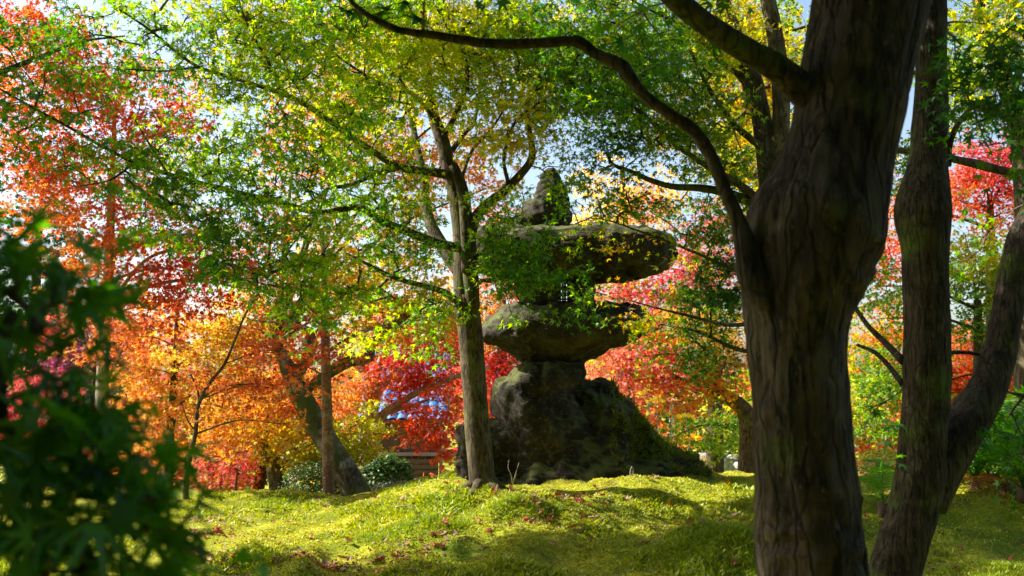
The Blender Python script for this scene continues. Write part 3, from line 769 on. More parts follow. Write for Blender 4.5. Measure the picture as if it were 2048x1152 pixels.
# collar swelling where the thin branch leaves, plus bark burls
def burl(T, px, py, d, rx, ry, seed, mat, dy=0):
    c = at(px, py, d); c[1] += dy; u, v = np.meshgrid(np.linspace(0, 2*PI, 25)[:-1], np.linspace(.05, PI-.05, 14))
    V = np.stack([np.cos(u)*np.sin(v), np.sin(u)*np.sin(v), np.cos(v)], -1).reshape(-1, 3)
    V = V*np.array((rx, rx, ry))*(1+.3*(fbm(V, 2, 3, seed)-.5))[:, None] + c
    i, j = np.meshgrid(np.arange(13), np.arange(24), indexing='ij'); k = (j+1) % 24
    F = np.stack([i*24+j, (i+1)*24+j, (i+1)*24+k, i*24+k], -1).reshape(-1, 4)
    link('burl', mesh_np('burl', V-T.b, F, mat), T.o)
T2.limb([(1560,640,60),(1510,560,62),(1492,490,46),(1476,440,34),(1450,382,28),(1418,305,26),(1385,260,25),(1335,226,23),(1288,190,23),(1252,146,27),(1240,130,28),(1196,110,22),(1160,86,25),(1140,82,21),(1080,86,22),(1000,88,21),(930,81,20),(870,70,18),(800,60,15),(742,34,13),(705,5,11),(680,-40,8)],
   (2.68,2.75), 'branch', 18, .2, 0, M['bark_near'], 150, seed=8, nsc=20)
T2.limb([(1690,260,79),(1620,195,70),(1560,142,58),(1500,105,53),(1440,68,49),(1390,32,48),(1330,-20,44),(1240,-110,35),(1100,-260,25)], (2.75,2.5), 'branch', 20, .08, .004, M['bark_near'], 50, seed=9, nsc=9)
T2.limbw(np.array([(1.15,2.8,3.0,.1),(.4,2.9,3.6,.07),(-.8,3.0,4.1,.05),(-2.0,3.1,4.4,.03)]), 'branch', 8, mat=M['bark_near'])
T2.limbw(np.array([(1.15,2.8,3.2,.08),(.9,3.6,3.9,.06),(.2,4.5,4.4,.04),(-.8,5.0,4.7,.02)]), 'branch', 8, mat=M['bark_near'])
T2.limbw(np.array([(1.2,2.8,3.2,.08),(1.2,1.8,4.0,.06),(.4,.8,4.6,.04)]), 'branch', 8, mat=M['bark_near'])
T2.limbw(np.array([(1.0,3.3,3.7,.07),(-.2,4.6,4.6,.05),(-1.6,5.8,5.2,.035),(-3.0,6.3,5.4,.02)]), 'branch', 8, mat=M['bark_near'])  # reaches out to carry the leaves added for shade
# overhead canopy (mostly above the frame) + a few near leaves at the top edge
def blob_w(c, r, od, pal):
    px, py, f = to_px(np.array([c])); d = c[1]
    return (float(px[0]), float(py[0]), r[0]*FPX/d, r[2]*FPX/d, d, r[1], od, pal)
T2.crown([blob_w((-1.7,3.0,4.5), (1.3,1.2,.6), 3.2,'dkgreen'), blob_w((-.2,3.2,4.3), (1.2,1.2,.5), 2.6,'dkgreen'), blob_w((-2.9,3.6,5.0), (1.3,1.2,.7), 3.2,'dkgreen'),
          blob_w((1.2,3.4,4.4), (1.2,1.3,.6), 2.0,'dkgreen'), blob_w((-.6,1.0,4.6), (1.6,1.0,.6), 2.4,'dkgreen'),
          blob_w((-1.0,5.7,4.9), (1.1,.6,.8), 2.6,'dkgreen'), blob_w((-2.8,6.3,5.3), (1.2,.6,.9), 2.8,'dkgreen')], leaf=.10, seed=203, per=10, spread=.4, tm=STAR5, cname='shade_canopy')  # last two blobs added out of view to shade the right trunk
T2.crown([(1000,18,120,26,2.7,.12,.7,'dkgreen'),(1330,60,60,30,3.2,.12,.55,'dkgreen'),(1290,15,90,25,3.2,.12,.6,'dkgreen'),(880,60,60,20,2.7,.1,.3,'dkgreen'),(1450,15,60,25,3.0,.12,.4,'dkgreen')],
   leaf=.04, seed=202, singles=120, per=9, spread=.16, tier=.2, dens=.6)

# ------------------------------------------------------------------ right trunk with fork
rb = np.array((1.95, 5.1, gz(1.95, 5.1)))
T3 = Tree('maple_tree', rb, 'ridged dark forked maple trunk right beside the closest trunk')
T3.limb([(1760,1420,177),(1772,1250,130),(1788,1150,99),(1806,1090,95),(1826,1020,95),(1840,950,95),(1847,870,91),(1853,780,90),(1855,690,89),(1853,600,88),(1850,500,91),(1846,430,108),(1848,390,100),(1854,330,78),(1860,250,69),(1862,150,61),(1864,50,58),(1866,-60,54),(1872,-260,43)],
   (5.0,5.2), 'trunk', 40, .06, .012, M['bark_right'], 110, seed=15)
T3.limb([(1850,1010,80),(1876,940,92),(1908,880,90),(1942,830,82),(1974,780,72),(1996,715,66),(2012,640,60),(2024,570,58),(2042,490,60),(2075,420,58),(2120,300,48),(2150,100,36)], (5.15,5.5), 'stem', 28, .07, .010, M['bark_right'], 70, seed=16)
T3.limb([(1896,330,14),(1900,285,13),(1918,245,11),(1945,215,8),(1990,190,5)], (5.2,4.8), mat=M['bark_right'], seed=17)
T3.limb([(1806,722,18),(1775,690,13),(1735,650,10),(1700,600,7)], (5.1,5.6), mat=M['bark_right'], seed=18)
T3.limb([(1806,770,12),(1780,735,10),(1750,705,9),(1715,690,6)], (5.1,5.5), mat=M['bark_right'], seed=19)
T3.limb([(1900,705,8),(1940,706,7),(1985,715,6)], (5.2,5.4), mat=M['bark_right'], seed=20)
T3.limbw(np.array([(2.2,5.2,3.8,.06),(1.6,5.0,4.6,.04),(.8,4.8,5.0,.02)]), mat=M['bark_right'])
T3.crown([(1960,205,80,60,4.6,.2,2.2,'dkgreen'),(2040,160,60,80,4.4,.2,2.0,'dkgreen'),(2030,270,60,40,4.6,.2,1.7,'dkgreen'),(1905,110,40,60,5.6,.3,.8,'ylgreen'),(1960,40,90,50,5.6,.3,.8,'ylgreen'),
          (1745,860,40,40,4.4,.12,.9,'dkgreen'),(1990,820,60,25,5.0,.15,.9,'dkgreen'),(2030,850,50,60,5.4,.2,1.3,'dkgreen'),
          (1970,450,60,40,6.2,.3,.5,'green')],
   leaf=.045, seed=303, singles=160, per=11, spread=.18, tier=.25, tm=LEAF5)

T3.crown([blob_w((1.0,5.0,5.0), (1.4,.9,.6), 2.0, 'dkgreen'), blob_w((2.6,5.2,5.3), (1.2,.9,.6), 2.0, 'dkgreen')], leaf=.10, seed=304, per=10, spread=.4, tm=STAR5, cname='shade_canopy')

# ------------------------------------------------------------------ two-stemmed green maple behind the near trunk
qb = np.array((at(1560, 900, 8.8)[0], 8.8, gz(2.3, 8.8)))
T4 = Tree('maple_tree', qb, 'green maple with two upright stems behind the closest trunk, sprays over the lantern')
T4.limb([(1570,1010,70),(1566,800,58),(1556,600,54),(1546,470,50),(1542,400,46)], (8.8,8.8), 'trunk', 18, .06, .004)
T4.limb([(1543,410,44),(1534,320,42),(1522,230,40),(1502,150,38),(1474,80,34),(1448,10,30),(1420,-90,24)], (8.8,9.0), 'stem', 14, .06)
T4.limb([(1543,410,38),(1556,320,36),(1562,230,36),(1560,150,36),(1550,70,34),(1536,0,32),(1520,-100,26)], (8.8,8.6), 'stem', 14, .06)
T4.limb([(1544,440,26),(1500,405,22),(1450,385,18),(1400,376,16),(1345,373,13),(1300,360,11),(1262,343,9),(1228,330,7),(1212,306,5)], (8.8,9.0), seed=31)
T4.limb([(1540,420,20),(1480,370,16),(1420,335,13),(1360,296,11),(1305,245,9),(1255,205,7),(1205,180,5),(1150,170,3)], (8.8,8.7), seed=32)
T4.limb([(1530,300,16),(1470,250,12),(1420,180,9),(1380,100,6)], (8.8,8.5), seed=33)
T4.limb([(1548,560,14),(1470,540,9),(1390,505,6),(1300,470,4),(1220,442,3),(1180,436,2)], (8.8,9.3), seed=34)
T4.limb([(1552,640,12),(1460,650,8),(1380,632,6),(1310,615,4),(1250,598,3)], (8.8,9.3), seed=35)
T4.limb([(1556,700,14),(1480,700,9),(1400,665,6),(1330,650,4)], (8.8,9.4), seed=36)
T4.limb([(1500,160,14),(1450,130,10),(1380,60,7),(1300,20,5),(1230,-20,3)], (8.9,8.6), seed=37)
R_ = 'rtree'
T4.crown([(1200,60,150,80,8.7,.5,1.0,R_),(1330,120,130,90,8.6,.5,.9,'green'),(1200,190,130,70,8.6,.4,1.1,'green'),(1330,250,110,70,8.7,.4,.9,R_),
   (1140,130,80,80,8.6,.4,1.0,'green'),(1420,220,90,110,8.7,.5,.9,R_),(1450,60,110,80,8.8,.5,.9,'ylgreen'),(1240,280,70,45,8.8,.3,1.0,'dkgreen'),(1450,330,60,50,8.8,.3,1.1,R_),
   (1180,300,50,40,8.8,.2,.8,'green'),
   (1200,388,100,26,9.2,.25,1.0,R_),(1290,410,110,26,9.2,.25,1.1,R_),(1415,450,80,40,9.1,.3,1.2,R_),(1200,440,60,10,9.3,.15,.8,'ylgreen'),(1400,515,50,30,9.3,.2,.9,R_),
   (1270,600,70,24,9.3,.2,.7,R_),(1410,590,90,60,9.2,.3,1.4,'dkgreen'),(1310,625,60,26,9.3,.2,1.0,R_),(1410,690,80,40,9.2,.25,1.0,'dkgreen'),(1310,668,40,20,9.3,.15,.6,R_),(1455,560,45,60,9.0,.2,1.1,'dkgreen'),
   (1460,440,40,50,9.0,.2,1.0,R_),(1180,560,35,22,9.2,.15,.8,'green'),
   (1260,120,160,110,9.3,.4,.8,'green'),(1480,180,80,150,9.6,.4,.8,R_),(1330,-90,260,80,8.7,.8,.8,'green'),(1560,200,60,120,9.6,.5,.7,'ylgreen')],
   leaf=.045, dens=1.25, seed=404, singles=300, per=14, spread=.19, tier=.28, stalks=True, tm=LEAF5)

# ------------------------------------------------------------------ dark bough at the left edge, very close to the camera
fb = np.array((-1.15, 1.15, gz(-1.15, 1.15)))
T5 = Tree('maple_tree', fb, 'blurred dark green maple bough filling the lower left corner')
T5.limbw(np.array([(-1.15,1.15,-.1,.06),(-1.12,1.15,.6,.05),(-1.1,1.16,1.3,.045),(-1.05,1.16,2.2,.035)]), 'trunk', 12, mat=M['bark'])
T5.limbw(np.array([(-1.1,1.15,1.5,.02),(-.85,1.15,1.5,.014),(-.62,1.14,1.40,.009),(-.5,1.12,1.28,.005)]), 'branch', 8, mat=M['bark'])
T5.limbw(np.array([(-1.12,1.15,1.1,.02),(-.8,1.14,1.2,.012),(-.52,1.12,1.18,.008),(-.36,1.1,1.13,.004)]), 'branch', 8, mat=M['bark'])
T5.limbw(np.array([(-1.12,1.15,1.0,.02),(-.8,1.1,1.05,.012),(-.5,1.08,1.05,.008),(-.35,1.05,1.03,.004)]), 'branch', 8, mat=M['bark'])
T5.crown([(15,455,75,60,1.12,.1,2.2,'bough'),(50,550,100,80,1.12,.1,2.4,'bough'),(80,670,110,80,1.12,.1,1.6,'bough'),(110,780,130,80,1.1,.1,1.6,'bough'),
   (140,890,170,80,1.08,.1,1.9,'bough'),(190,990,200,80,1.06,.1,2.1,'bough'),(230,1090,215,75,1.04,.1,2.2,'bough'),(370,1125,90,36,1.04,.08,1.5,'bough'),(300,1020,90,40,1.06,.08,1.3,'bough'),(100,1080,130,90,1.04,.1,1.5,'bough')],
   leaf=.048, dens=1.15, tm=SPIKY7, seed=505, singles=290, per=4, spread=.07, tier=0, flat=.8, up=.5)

T5.crown([blob_w((-1.3,1.2,1.5),(.5,.4,.7),2.2,'bough'), blob_w((-1.9,1.5,2.0),(.6,.5,.7),2.6,'bough'), blob_w((-1.2,1.4,2.7),(.7,.6,.3),2.2,'bough')], leaf=.08, seed=506, per=6, spread=.2, tm=STAR5, cname='shade_canopy', tier=0)  # out-of-view leaves added left and above to keep the bough dark

lb_ = np.array((-6.2, 8.3, gz(-6.2, 8.3)))
T6 = Tree('maple_tree', lb_, 'dark green maple whose branch enters at the upper left edge')
T6.limbw(np.array([(-6.2,8.3,-.1,.16),(-6.15,8.3,1.2,.13),(-6.0,8.3,2.6,.10),(-5.9,8.25,4.2,.06)]), 'trunk', 12)
T6.limbw(np.array([(-6.0,8.3,2.8,.06),(-5.0,8.2,3.7,.045),*[(*at(x, y, 8.0), q) for x, y, q in ((0,146,.026), (70,118,.02), (160,84,.013), (250,72,.006))]]), 'branch', 8)
T6.limbw(np.array([(-6.0,8.3,3.0,.06),(-5.6,8.0,4.0,.045),(-5.0,7.8,4.6,.03)]), 'branch', 8)
T6.crown([(60,95,90,50,8.0,.25,.55,'dkgreen'),(20,180,70,60,8.0,.25,.5,'dkgreen')], leaf=.045, seed=606, per=12, spread=.2, tm=LEAF5)
T6.crown([blob_w((-5.9,8.2,4.4), (1.5,.5,1.0), .8,'dkgreen'), blob_w((-5.2,7.6,3.6), (.8,.4,.6), .9,'dkgreen'), blob_w((-6.6,8.2,5.4), (1.4,.5,.8), .8,'dkgreen')], leaf=.07, seed=607, per=10, spread=.3, tm=STAR5, cname='shade_canopy')  # unseen leaves placed to throw dappled shade on the front moss

# ------------------------------------------------------------------ background trees
def bgtree(name, label, base_px, d, trunk, blobs, mat='bark', leaf=.045, seed=1, per=17, spread=.26, tm=None, twigs=True, extra=(), cat='tree', limbs=True, mat_leaf=None, tw=.002, dens=.72, **kw):
    b = at(base_px, 900, d); b[2] = gz(b[0], d)
    T = Tree(name, b, label, cat)
    tr = [tuple(q) for q in trunk]
    # carry the trunk down into the ground
    x0, y0, w0 = tr[0]; p = at(x0, y0, d)
    gpy = float(to_px(np.array([[p[0], d, b[2]-.1]]))[1][0])
    if gpy > y0+6: tr = [(x0, gpy, w0*1.25)] + tr
    T.limb(tr, (d, d), 'trunk', 14, .06, 0, M[mat], max(14, 5*len(tr)), seed=seed)
    for e in extra: T.limb(e[0], e[1] if len(e) > 1 else (d, d), 'branch', 8, .05, 0, M[mat], seed=seed+3)
    if limbs:
        tp = T.nodes[0]
        for k, bl in enumerate(blobs):
            c = at(bl[0], bl[1]+bl[3]*.3, bl[4])
            dist = np.linalg.norm(tp-c, axis=1) + 1.0*np.maximum(0, tp[:, 2]-c[2]+.1); i = int(np.argmin(dist)); i = min(i, len(tp)-2)
            L = np.linalg.norm(c-tp[i])
            if L < .35: continue
            mid = (tp[i]+c)/2+np.array((0, 0, .10*L)); r0 = max(.008, min(.5*T.noder[0][i], .016*L+.006))
            T.limbw(np.array([(*tp[i], r0), (*mid, r0*.65), (*c, r0*.3)]), 'branch', 6, 0, 0, M[mat], 9)
    T.crown(blobs, leaf=leaf, dens=dens, seed=seed, per=per, spread=spread, tm=tm or STAR5, twigs=twigs, mat=mat_leaf, tw=tw, twmat=M[mat] if mat in ('bark_pale',) else None, **kw)
    return T

bgtree('maple_tree', 'tall orange red maple with slim two-toned trunk at the left edge', 206, 12.6,
   [(205,960,26),(204,800,25),(208,700,24),(214,600,22),(219,500,18),(222,430,15),(226,330,11),(230,200,7)],
   [(90,130,160,110,12.3,.8,1.5,'red'),(250,180,170,90,12.5,.8,1.4,'red'),(330,250,130,50,12.4,.6,1.5,'red'),(60,330,130,90,12.3,.7,1.2,'red'),(190,330,160,80,12.6,.7,1.1,'orange'),
    (110,430,120,70,12.4,.6,1.3,'orange'),(250,480,110,70,12.5,.6,1.6,'orange'),(400,520,110,90,12.6,.6,1.7,'red'),(160,560,80,50,12.5,.5,1.2,'orange'),(310,600,120,60,12.5,.6,1.5,'orange'),
    (60,210,100,90,12.8,.6,.9,'red'),(160,680,50,40,12.4,.3,.9,'orange'),(40,40,90,50,12.3,.5,1.0,'red'),(500,560,90,60,12.6,.5,1.5,'red'),(520,470,70,60,12.8,.5,.8,'red'),(320,410,110,60,12.7,.5,1.0,'orange')],
   'bark_pale', 0.055, 11, extra=[([(223,610,10),(255,560,8),(292,520,7),(340,500,6),(405,494,4)],), ([(206,668,8),(190,650,7),(170,620,4)],), ([(212,760,8),(228,735,7),(245,700,4)],), ([(222,560,7),(232,500,6),(245,450,4)],)])
bgtree('maple_tree', 'slim orange maple standing behind the pale-trunked one', 338, 13.6, [(336,925,18),(342,850,17),(348,770,15),(352,690,12),(356,600,8)],
   [(420,690,120,70,13.4,.6,1.8,'amber'),(300,740,90,60,13.5,.5,1.5,'orange'),(420,790,110,60,13.5,.6,1.7,'orange'),(330,850,70,50,13.4,.5,1.3,'orange'),(530,660,90,70,13.5,.5,1.7,'orange'),(260,660,70,50,13.7,.5,1.3,'orange')],
   'bark', 0.053, 12, extra=[([(345,830,10),(365,800,8),(385,788,6)],)])
bgtree('maple_sapling', 'thin bare-stemmed maple sapling leaning right under orange leaves', 372, 11.6, [(372,968,11),(380,915,10),(391,865,9),(397,810,8),(420,765,7),(448,730,6),(470,680,5),(490,630,4),(516,588,3)],
   [(470,740,90,28,11.5,.35,1.2,'orange'),(560,770,80,28,11.5,.35,1.0,'orange'),(610,700,80,28,11.5,.35,.9,'orange'),(420,860,60,30,11.5,.3,.7,'amber'),(560,840,60,25,11.6,.3,.6,'orange')],
   'bark', 0.048, 13, per=12, spread=.22, extra=[([(398,808,5),(395,780,4),(380,745,3)],), ([(398,800,5),(440,775,4),(500,768,3),(560,770,2)],), ([(391,862,4),(375,840,3),(362,800,2)],)])
bgtree('maple_tree', 'slender straight maple with reddish ringed bark beside the leaning trunk', 660, 11.9, [(660,1006,34),(658,990,25),(656,940,23),(655,860,22),(653,780,20),(651,700,19),(650,630,17),(648,560,12),(645,460,8)],
   [(640,690,90,20,11.6,.35,1.1,'red'),(560,720,90,24,11.8,.4,.9,'orange'),(720,700,60,20,11.7,.3,.9,'red'),(590,620,80,50,12,.4,1.1,'orange'),(690,560,70,50,12,.4,.9,'amber')],
   'bark_red', 0.050, 14, extra=[([(652,655,8),(620,640,6),(560,645,5),(500,640,3)],)])
lean = bgtree('old_maple', 'old leaning mossy maple trunk with grey lichen patches', 715, 13.0, [(730,1030,80),(717,1000,64),(702,965,52),(680,925,47),(652,880,47),(622,830,46),(598,785,42),(580,745,36),(566,715,26),(545,670,18)],
   [(760,560,140,80,13.4,.7,1.9,'yellow'),(850,620,100,60,13.4,.6,1.7,'amber'),(700,610,80,60,13.6,.5,1.6,'amber'),(640,480,120,80,13.8,.6,1.0,'amber'),(800,430,120,90,13.8,.7,.9,'yellow'),(700,250,170,130,14,.8,1.3,'amber'),(880,300,120,120,14,.8,1.0,'amber'),(800,80,200,90,14.2,.8,1.1,'amber'),(1000,120,120,90,14.2,.7,1.0,'ylgreen'),(480,640,70,50,13.2,.4,1.2,'amber'),
    (620,80,190,100,14,.8,.8,'amber'),(980,350,80,80,14,.6,.6,'orange'),(600,350,120,60,13.8,.5,.6,'orange')],
   'bark_moss', 0.055, 15, extra=[([(585,760,26),(612,720,24),(624,690,20),(618,665,18),(600,655,14),(570,652,8)],), ([(600,790,20),(660,745,24),(700,722,26),(735,716,24),(742,692,20),(762,668,22),(785,655,20),(840,600,14),(850,585,10)], (13,13.6)), ([(612,830,12),(590,800,10),(575,770,8)],)])
bgtree('maple_tree', 'pale-barked forked red maple before the wooden hut', 738, 16.0, [(736,905,40),(735,862,32),(742,815,28),(741,790,26),(736,765,20),(722,740,14),(706,728,8)],
   [(800,700,110,60,16.2,.7,2.0,'crimson'),(760,760,100,50,16.2,.6,1.5,'red'),(850,775,90,34,16.3,.5,2.3,'crimson'),(850,850,80,42,15.7,.5,1.9,'red'),(895,895,32,32,15.6,.25,1.6,'red'),(690,760,60,40,16,.5,1.5,'red'),(900,690,80,60,16.4,.6,2.0,'crimson'),(780,640,80,40,16.5,.5,1.4,'amber'),(690,830,40,35,16.2,.4,1.2,'red'),(885,800,60,24,15.8,.4,1.3,'red')],
   'bark_pale', 0.060, 16, limbs=False, extra=[([(741,795,18),(752,752,16),(765,710,13),(776,668,10),(782,640,7)],), ([(744,805,18),(775,760,14),(812,735,11),(842,714,8)],), ([(738,860,24),(765,830,18),(800,805,15),(840,782,13),(872,768,11),(930,748,9),(980,735,6)],), ([(775,826,9),(820,812,7),(860,798,5)],), ([(737,880,14),(760,870,10),(800,862,8),(860,850,5)],)])
bgtree('maple_tree', 'short mossy-trunked maple with low yellow foliage beside a clipped bush', 560, 15.0, [(562,1010,50),(560,975,44),(554,945,40),(546,925,34),(535,900,22),(520,870,14)],
   [(520,830,110,60,15,.7,2.2,'amber'),(600,880,110,55,14.8,.6,2.0,'yellow'),(470,890,80,50,15,.5,1.8,'amber'),(660,910,80,40,14.7,.5,1.6,'yellow'),(700,890,70,50,14.9,.5,2.0,'yellow'),(720,850,50,50,15,.5,1.6,'yellow'),(600,800,80,40,15.2,.5,1.6,'red'),(560,760,110,50,15.3,.6,1.8,'orange')],
   'bark_moss', 0.055, 17)
bgtree('maple_tree', 'dark slanting maple trunk left of the mossy short one', 514, 15.6, [(512,1005,26),(517,975,24),(524,945,22),(532,915,16),(540,880,10)],
   [(480,940,70,40,15.6,.4,1.7,'red'),(430,930,60,50,15.6,.5,1.8,'pink'),(560,930,50,30,15.7,.3,.9,'orange'),(450,830,80,50,15.8,.5,1.6,'orange')], 'bark', 0.055, 18)
bgtree('maple_tree', 'broad pink and orange maple right of the lantern shaft', 1490, 17.0, [(1500,900,44),(1496,840,38),(1480,812,32),(1452,792,24),(1430,775,16)],
   [(1370,680,120,60,16.8,.7,2.0,'mixwarm'),(1280,720,90,50,16.8,.6,1.9,'pink'),(1420,740,80,45,16.7,.5,1.7,'mixwarm'),(1220,760,70,45,17.2,.6,1.6,'pink'),(1310,770,80,40,17,.5,1.5,'pink'),(1460,690,60,50,16.6,.5,1.5,'orange'),(1210,690,60,50,17.4,.5,1.4,'ylgreen'),(1380,790,70,28,16.9,.5,1.4,'mixwarm')],
   'bark', 0.058, 19, extra=[([(1482,812,18),(1448,800,14),(1410,782,11),(1380,768,8),(1340,745,5)],), ([(1470,800,14),(1440,772,9),(1432,745,6)],)])
bgtree('maple_tree', 'green low-branched maple over the pond bank', 1400, 18.5, [(1520,960,30),(1510,900,24),(1490,862,16),(1450,850,10)],
   [(1400,850,95,28,18.5,.7,1.8,'green'),(1340,870,50,22,18.4,.5,1.2,'ylgreen'),(1450,875,60,30,18.5,.6,1.6,'green'),(1480,830,50,30,18.6,.5,1.4,'green')], 'bark', 0.060, 20)
bgtree('maple_tree', 'coral red maple seen between lantern roof and near trunk', 1420, 20, [(1430,800,30),(1428,700,24),(1420,600,18),(1412,520,12)],
   [(1400,540,90,70,20,.9,1.9,'pink'),(1440,450,70,50,20,.8,1.5,'pink'),(1330,610,90,60,20.2,.8,1.8,'pink'),(1240,580,80,50,20.4,.8,1.7,'pink'),(1270,530,60,50,20.4,.7,1.2,'yellow'),(1290,410,50,25,20.6,.5,.8,'crimson'),(1450,620,60,50,20,.7,1.6,'mixwarm'),(1200,640,60,60,20.3,.7,1.6,'ylgreen')], 'bark', 0.066, 21, spread=.35)
bgtree('maple_tree', 'crimson maple between the central trunk and the lantern', 1010, 19, [(1000,900,30),(1002,800,26),(1004,700,20),(1006,600,12)],
   [(1010,560,70,50,19,.8,1.8,'orange'),(1000,640,70,50,19,.7,1.7,'amber'),(1010,760,80,60,19,.7,2.2,'crimson'),(960,720,60,50,19,.7,2.0,'crimson'),(975,810,55,45,19.2,.6,2.0,'red'),(1180,720,40,40,19.4,.6,1.6,'crimson'),(930,600,60,60,19.2,.7,1.4,'amber'),(960,480,60,60,19.2,.7,1.0,'crimson'),(900,950,60,40,19,.5,.0,'red')], 'bark', 0.066, 22, spread=.35)
bgtree('ginkgo_tree', 'pale golden ginkgo glowing behind the lantern finial', 1240, 30, [(1250,800,40),(1250,650,34),(1248,520,26),(1246,400,16),(1244,330,8)],
   [(1230,380,80,60,30,1.4,1.0,'ginkgo'),(1290,420,80,50,30,1.4,1.1,'ginkgo'),(1190,440,60,50,30,1.2,.9,'ginkgo'),(1250,480,110,50,30,1.4,1.6,'ginkgo'),(1330,380,40,40,30,1,.7,'ginkgo')], 'bark', 0.084, 23, spread=.5, tier=.7)
bgtree('maple_tree', 'rose red maple at the right edge behind the forked trunk', 1980, 15.5, [(1990,900,34),(1986,700,28),(1982,520,20),(1980,400,12)],
   [(1990,340,90,50,15.5,.8,1.5,'pink'),(1930,390,60,60,15.4,.7,1.5,'red'),(2030,410,70,50,15.5,.7,1.6,'red'),(1960,310,60,30,15.6,.5,1.0,'pink'),(1790,420,40,60,15.6,.5,1.2,'mixwarm'),(1780,520,50,60,15.6,.5,1.5,'red'),(2040,300,50,50,15.7,.5,1.2,'pink')], 'bark', 0.055, 24, dens=1.05)
bgtree('maple_tree', 'yellow green maple at the right edge under the rose red one', 1960, 12.5, [(1965,960,34),(1962,850,28),(1958,720,22),(1955,600,14)],
   [(1960,520,90,60,12.5,.6,1.6,'ylgreen'),(2030,560,70,60,12.4,.6,1.5,'ylgreen'),(1930,610,60,40,12.5,.5,1.1,'green'),(1780,620,60,60,12.8,.5,.9,'green'),(1980,640,70,30,12.4,.4,.9,'green'),(1760,560,40,40,12.7,.4,1.0,'green'),(1930,460,50,30,12.6,.4,.8,'ylgreen')], 'bark', 0.050, 25, dens=1.05)
bgtree('maple_tree', 'orange red maple low between the right trunks', 1860, 16, [(1870,960,36),(1866,860,30),(1860,760,22),(1858,680,12)],
   [(1770,680,80,60,16,.8,1.7,'mixwarm'),(1960,690,90,50,16,.8,1.9,'red'),(1760,760,80,60,15.8,.8,1.7,'green'),(2010,740,70,50,16,.7,1.8,'mixwarm'),(1940,770,80,50,16.2,.7,1.6,'mixwarm'),(1770,850,70,50,15.8,.7,1.6,'green'),(1760,910,60,45,15.8,.6,1.8,'red'),(1860,800,80,70,16.4,.7,1.4,'red'),(1940,850,70,50,16.2,.6,1.6,'mixwarm')], 'bark', 0.055, 26, dens=1.05)
bgtree('maple_tree', 'high green and gold maple crown in the upper right corner', 1990, 10.5, [(2060,1000,70),(2062,700,60),(2058,450,52),(2040,260,44),(2005,150,36),(1968,60,28),(1950,-40,20)],
   [(1950,100,110,90,10.5,.6,1.1,'ylgreen'),(2030,60,80,80,10.4,.6,1.1,'ylgreen'),(1930,200,70,70,10.6,.5,1.0,'ylgreen'),(2020,220,70,60,10.5,.5,1.0,'green'),(1500,60,120,80,11,.6,.8,'ylgreen'),(1590,160,50,90,11,.5,.7,'ylgreen'),(1510,320,90,90,11,.5,.9,'ylgreen'),(1790,310,40,60,11,.4,.9,'ylgreen'),(1960,-80,160,80,10.5,.9,.8,'green')],
   'bark', 0.048, 27, dens=1.3, extra=[([(2050,340,30),(2080,250,26),(2070,160,20)],)])
bgtree('maple_tree', 'dark purple maple low behind the left orange tree', 190, 19, [(200,900,30),(198,800,24),(195,700,16)],
   [(190,660,90,45,19,.8,2.0,'purple'),(150,720,80,40,19,.7,1.6,'purple'),(90,640,60,40,19,.6,1.2,'crimson'),(240,720,50,40,19,.6,1.6,'pink')], 'bark', 0.066, 28, spread=.35)
bgtree('maple_tree', 'low rose pink maple behind the left bough', 120, 16.5, [(110,980,26),(112,900,22),(116,830,14)],
   [(90,790,100,50,16.5,.7,1.7,'pink'),(180,850,80,50,16.5,.6,1.6,'pink'),(60,890,80,40,16.5,.6,1.4,'crimson'),(270,820,60,50,16.4,.5,1.6,'red'),(290,900,60,45,16.4,.5,1.7,'red'),(350,950,70,30,16.4,.5,1.4,'orange'),(230,940,60,30,16.5,.4,1.0,'pink')], 'bark', 0.055, 29)
for (px, d, lab, sd) in ((470, 12.6, 'tiny red maple seedling with three shoots near the left crest', 41), (440, 13.2, 'tiny coral maple seedling beside the dark bough', 42)):
    bgtree('maple_seedling', lab, px, d, [(px,1000,6),(px+2,970,5),(px+4,940,3)], [(px,945,40,26,d,.25,1.1,'pink'),(px+18,965,30,22,d,.2,.9,'red')], 'twig', .035, sd, per=9, spread=.16)

bgtree('maple_tree', 'tall yellow green maple behind and right of the lantern', 1600, 13.5, [(1600,960,60),(1598,800,50),(1590,600,42),(1580,400,34),(1560,250,24),(1530,100,14)],
   [(1180,60,120,80,13.5,.8,1.1,'ylgreen'),(1330,60,120,80,13.4,.8,1.2,'green'),(1450,100,100,100,13.5,.8,1.2,'ylgreen'),(1220,190,110,70,13.5,.7,1.1,'green'),(1360,220,110,80,13.6,.7,1.2,'ylgreen'),(1490,290,80,90,13.5,.6,1.2,'ylgreen'),(1560,120,70,110,13.6,.6,1.1,'ylgreen'),(1440,370,60,40,13.6,.5,1.1,'green'),(1100,180,60,60,13.6,.5,.8,'ylgreen')],
   'bark', .052, 30, dens=.95)
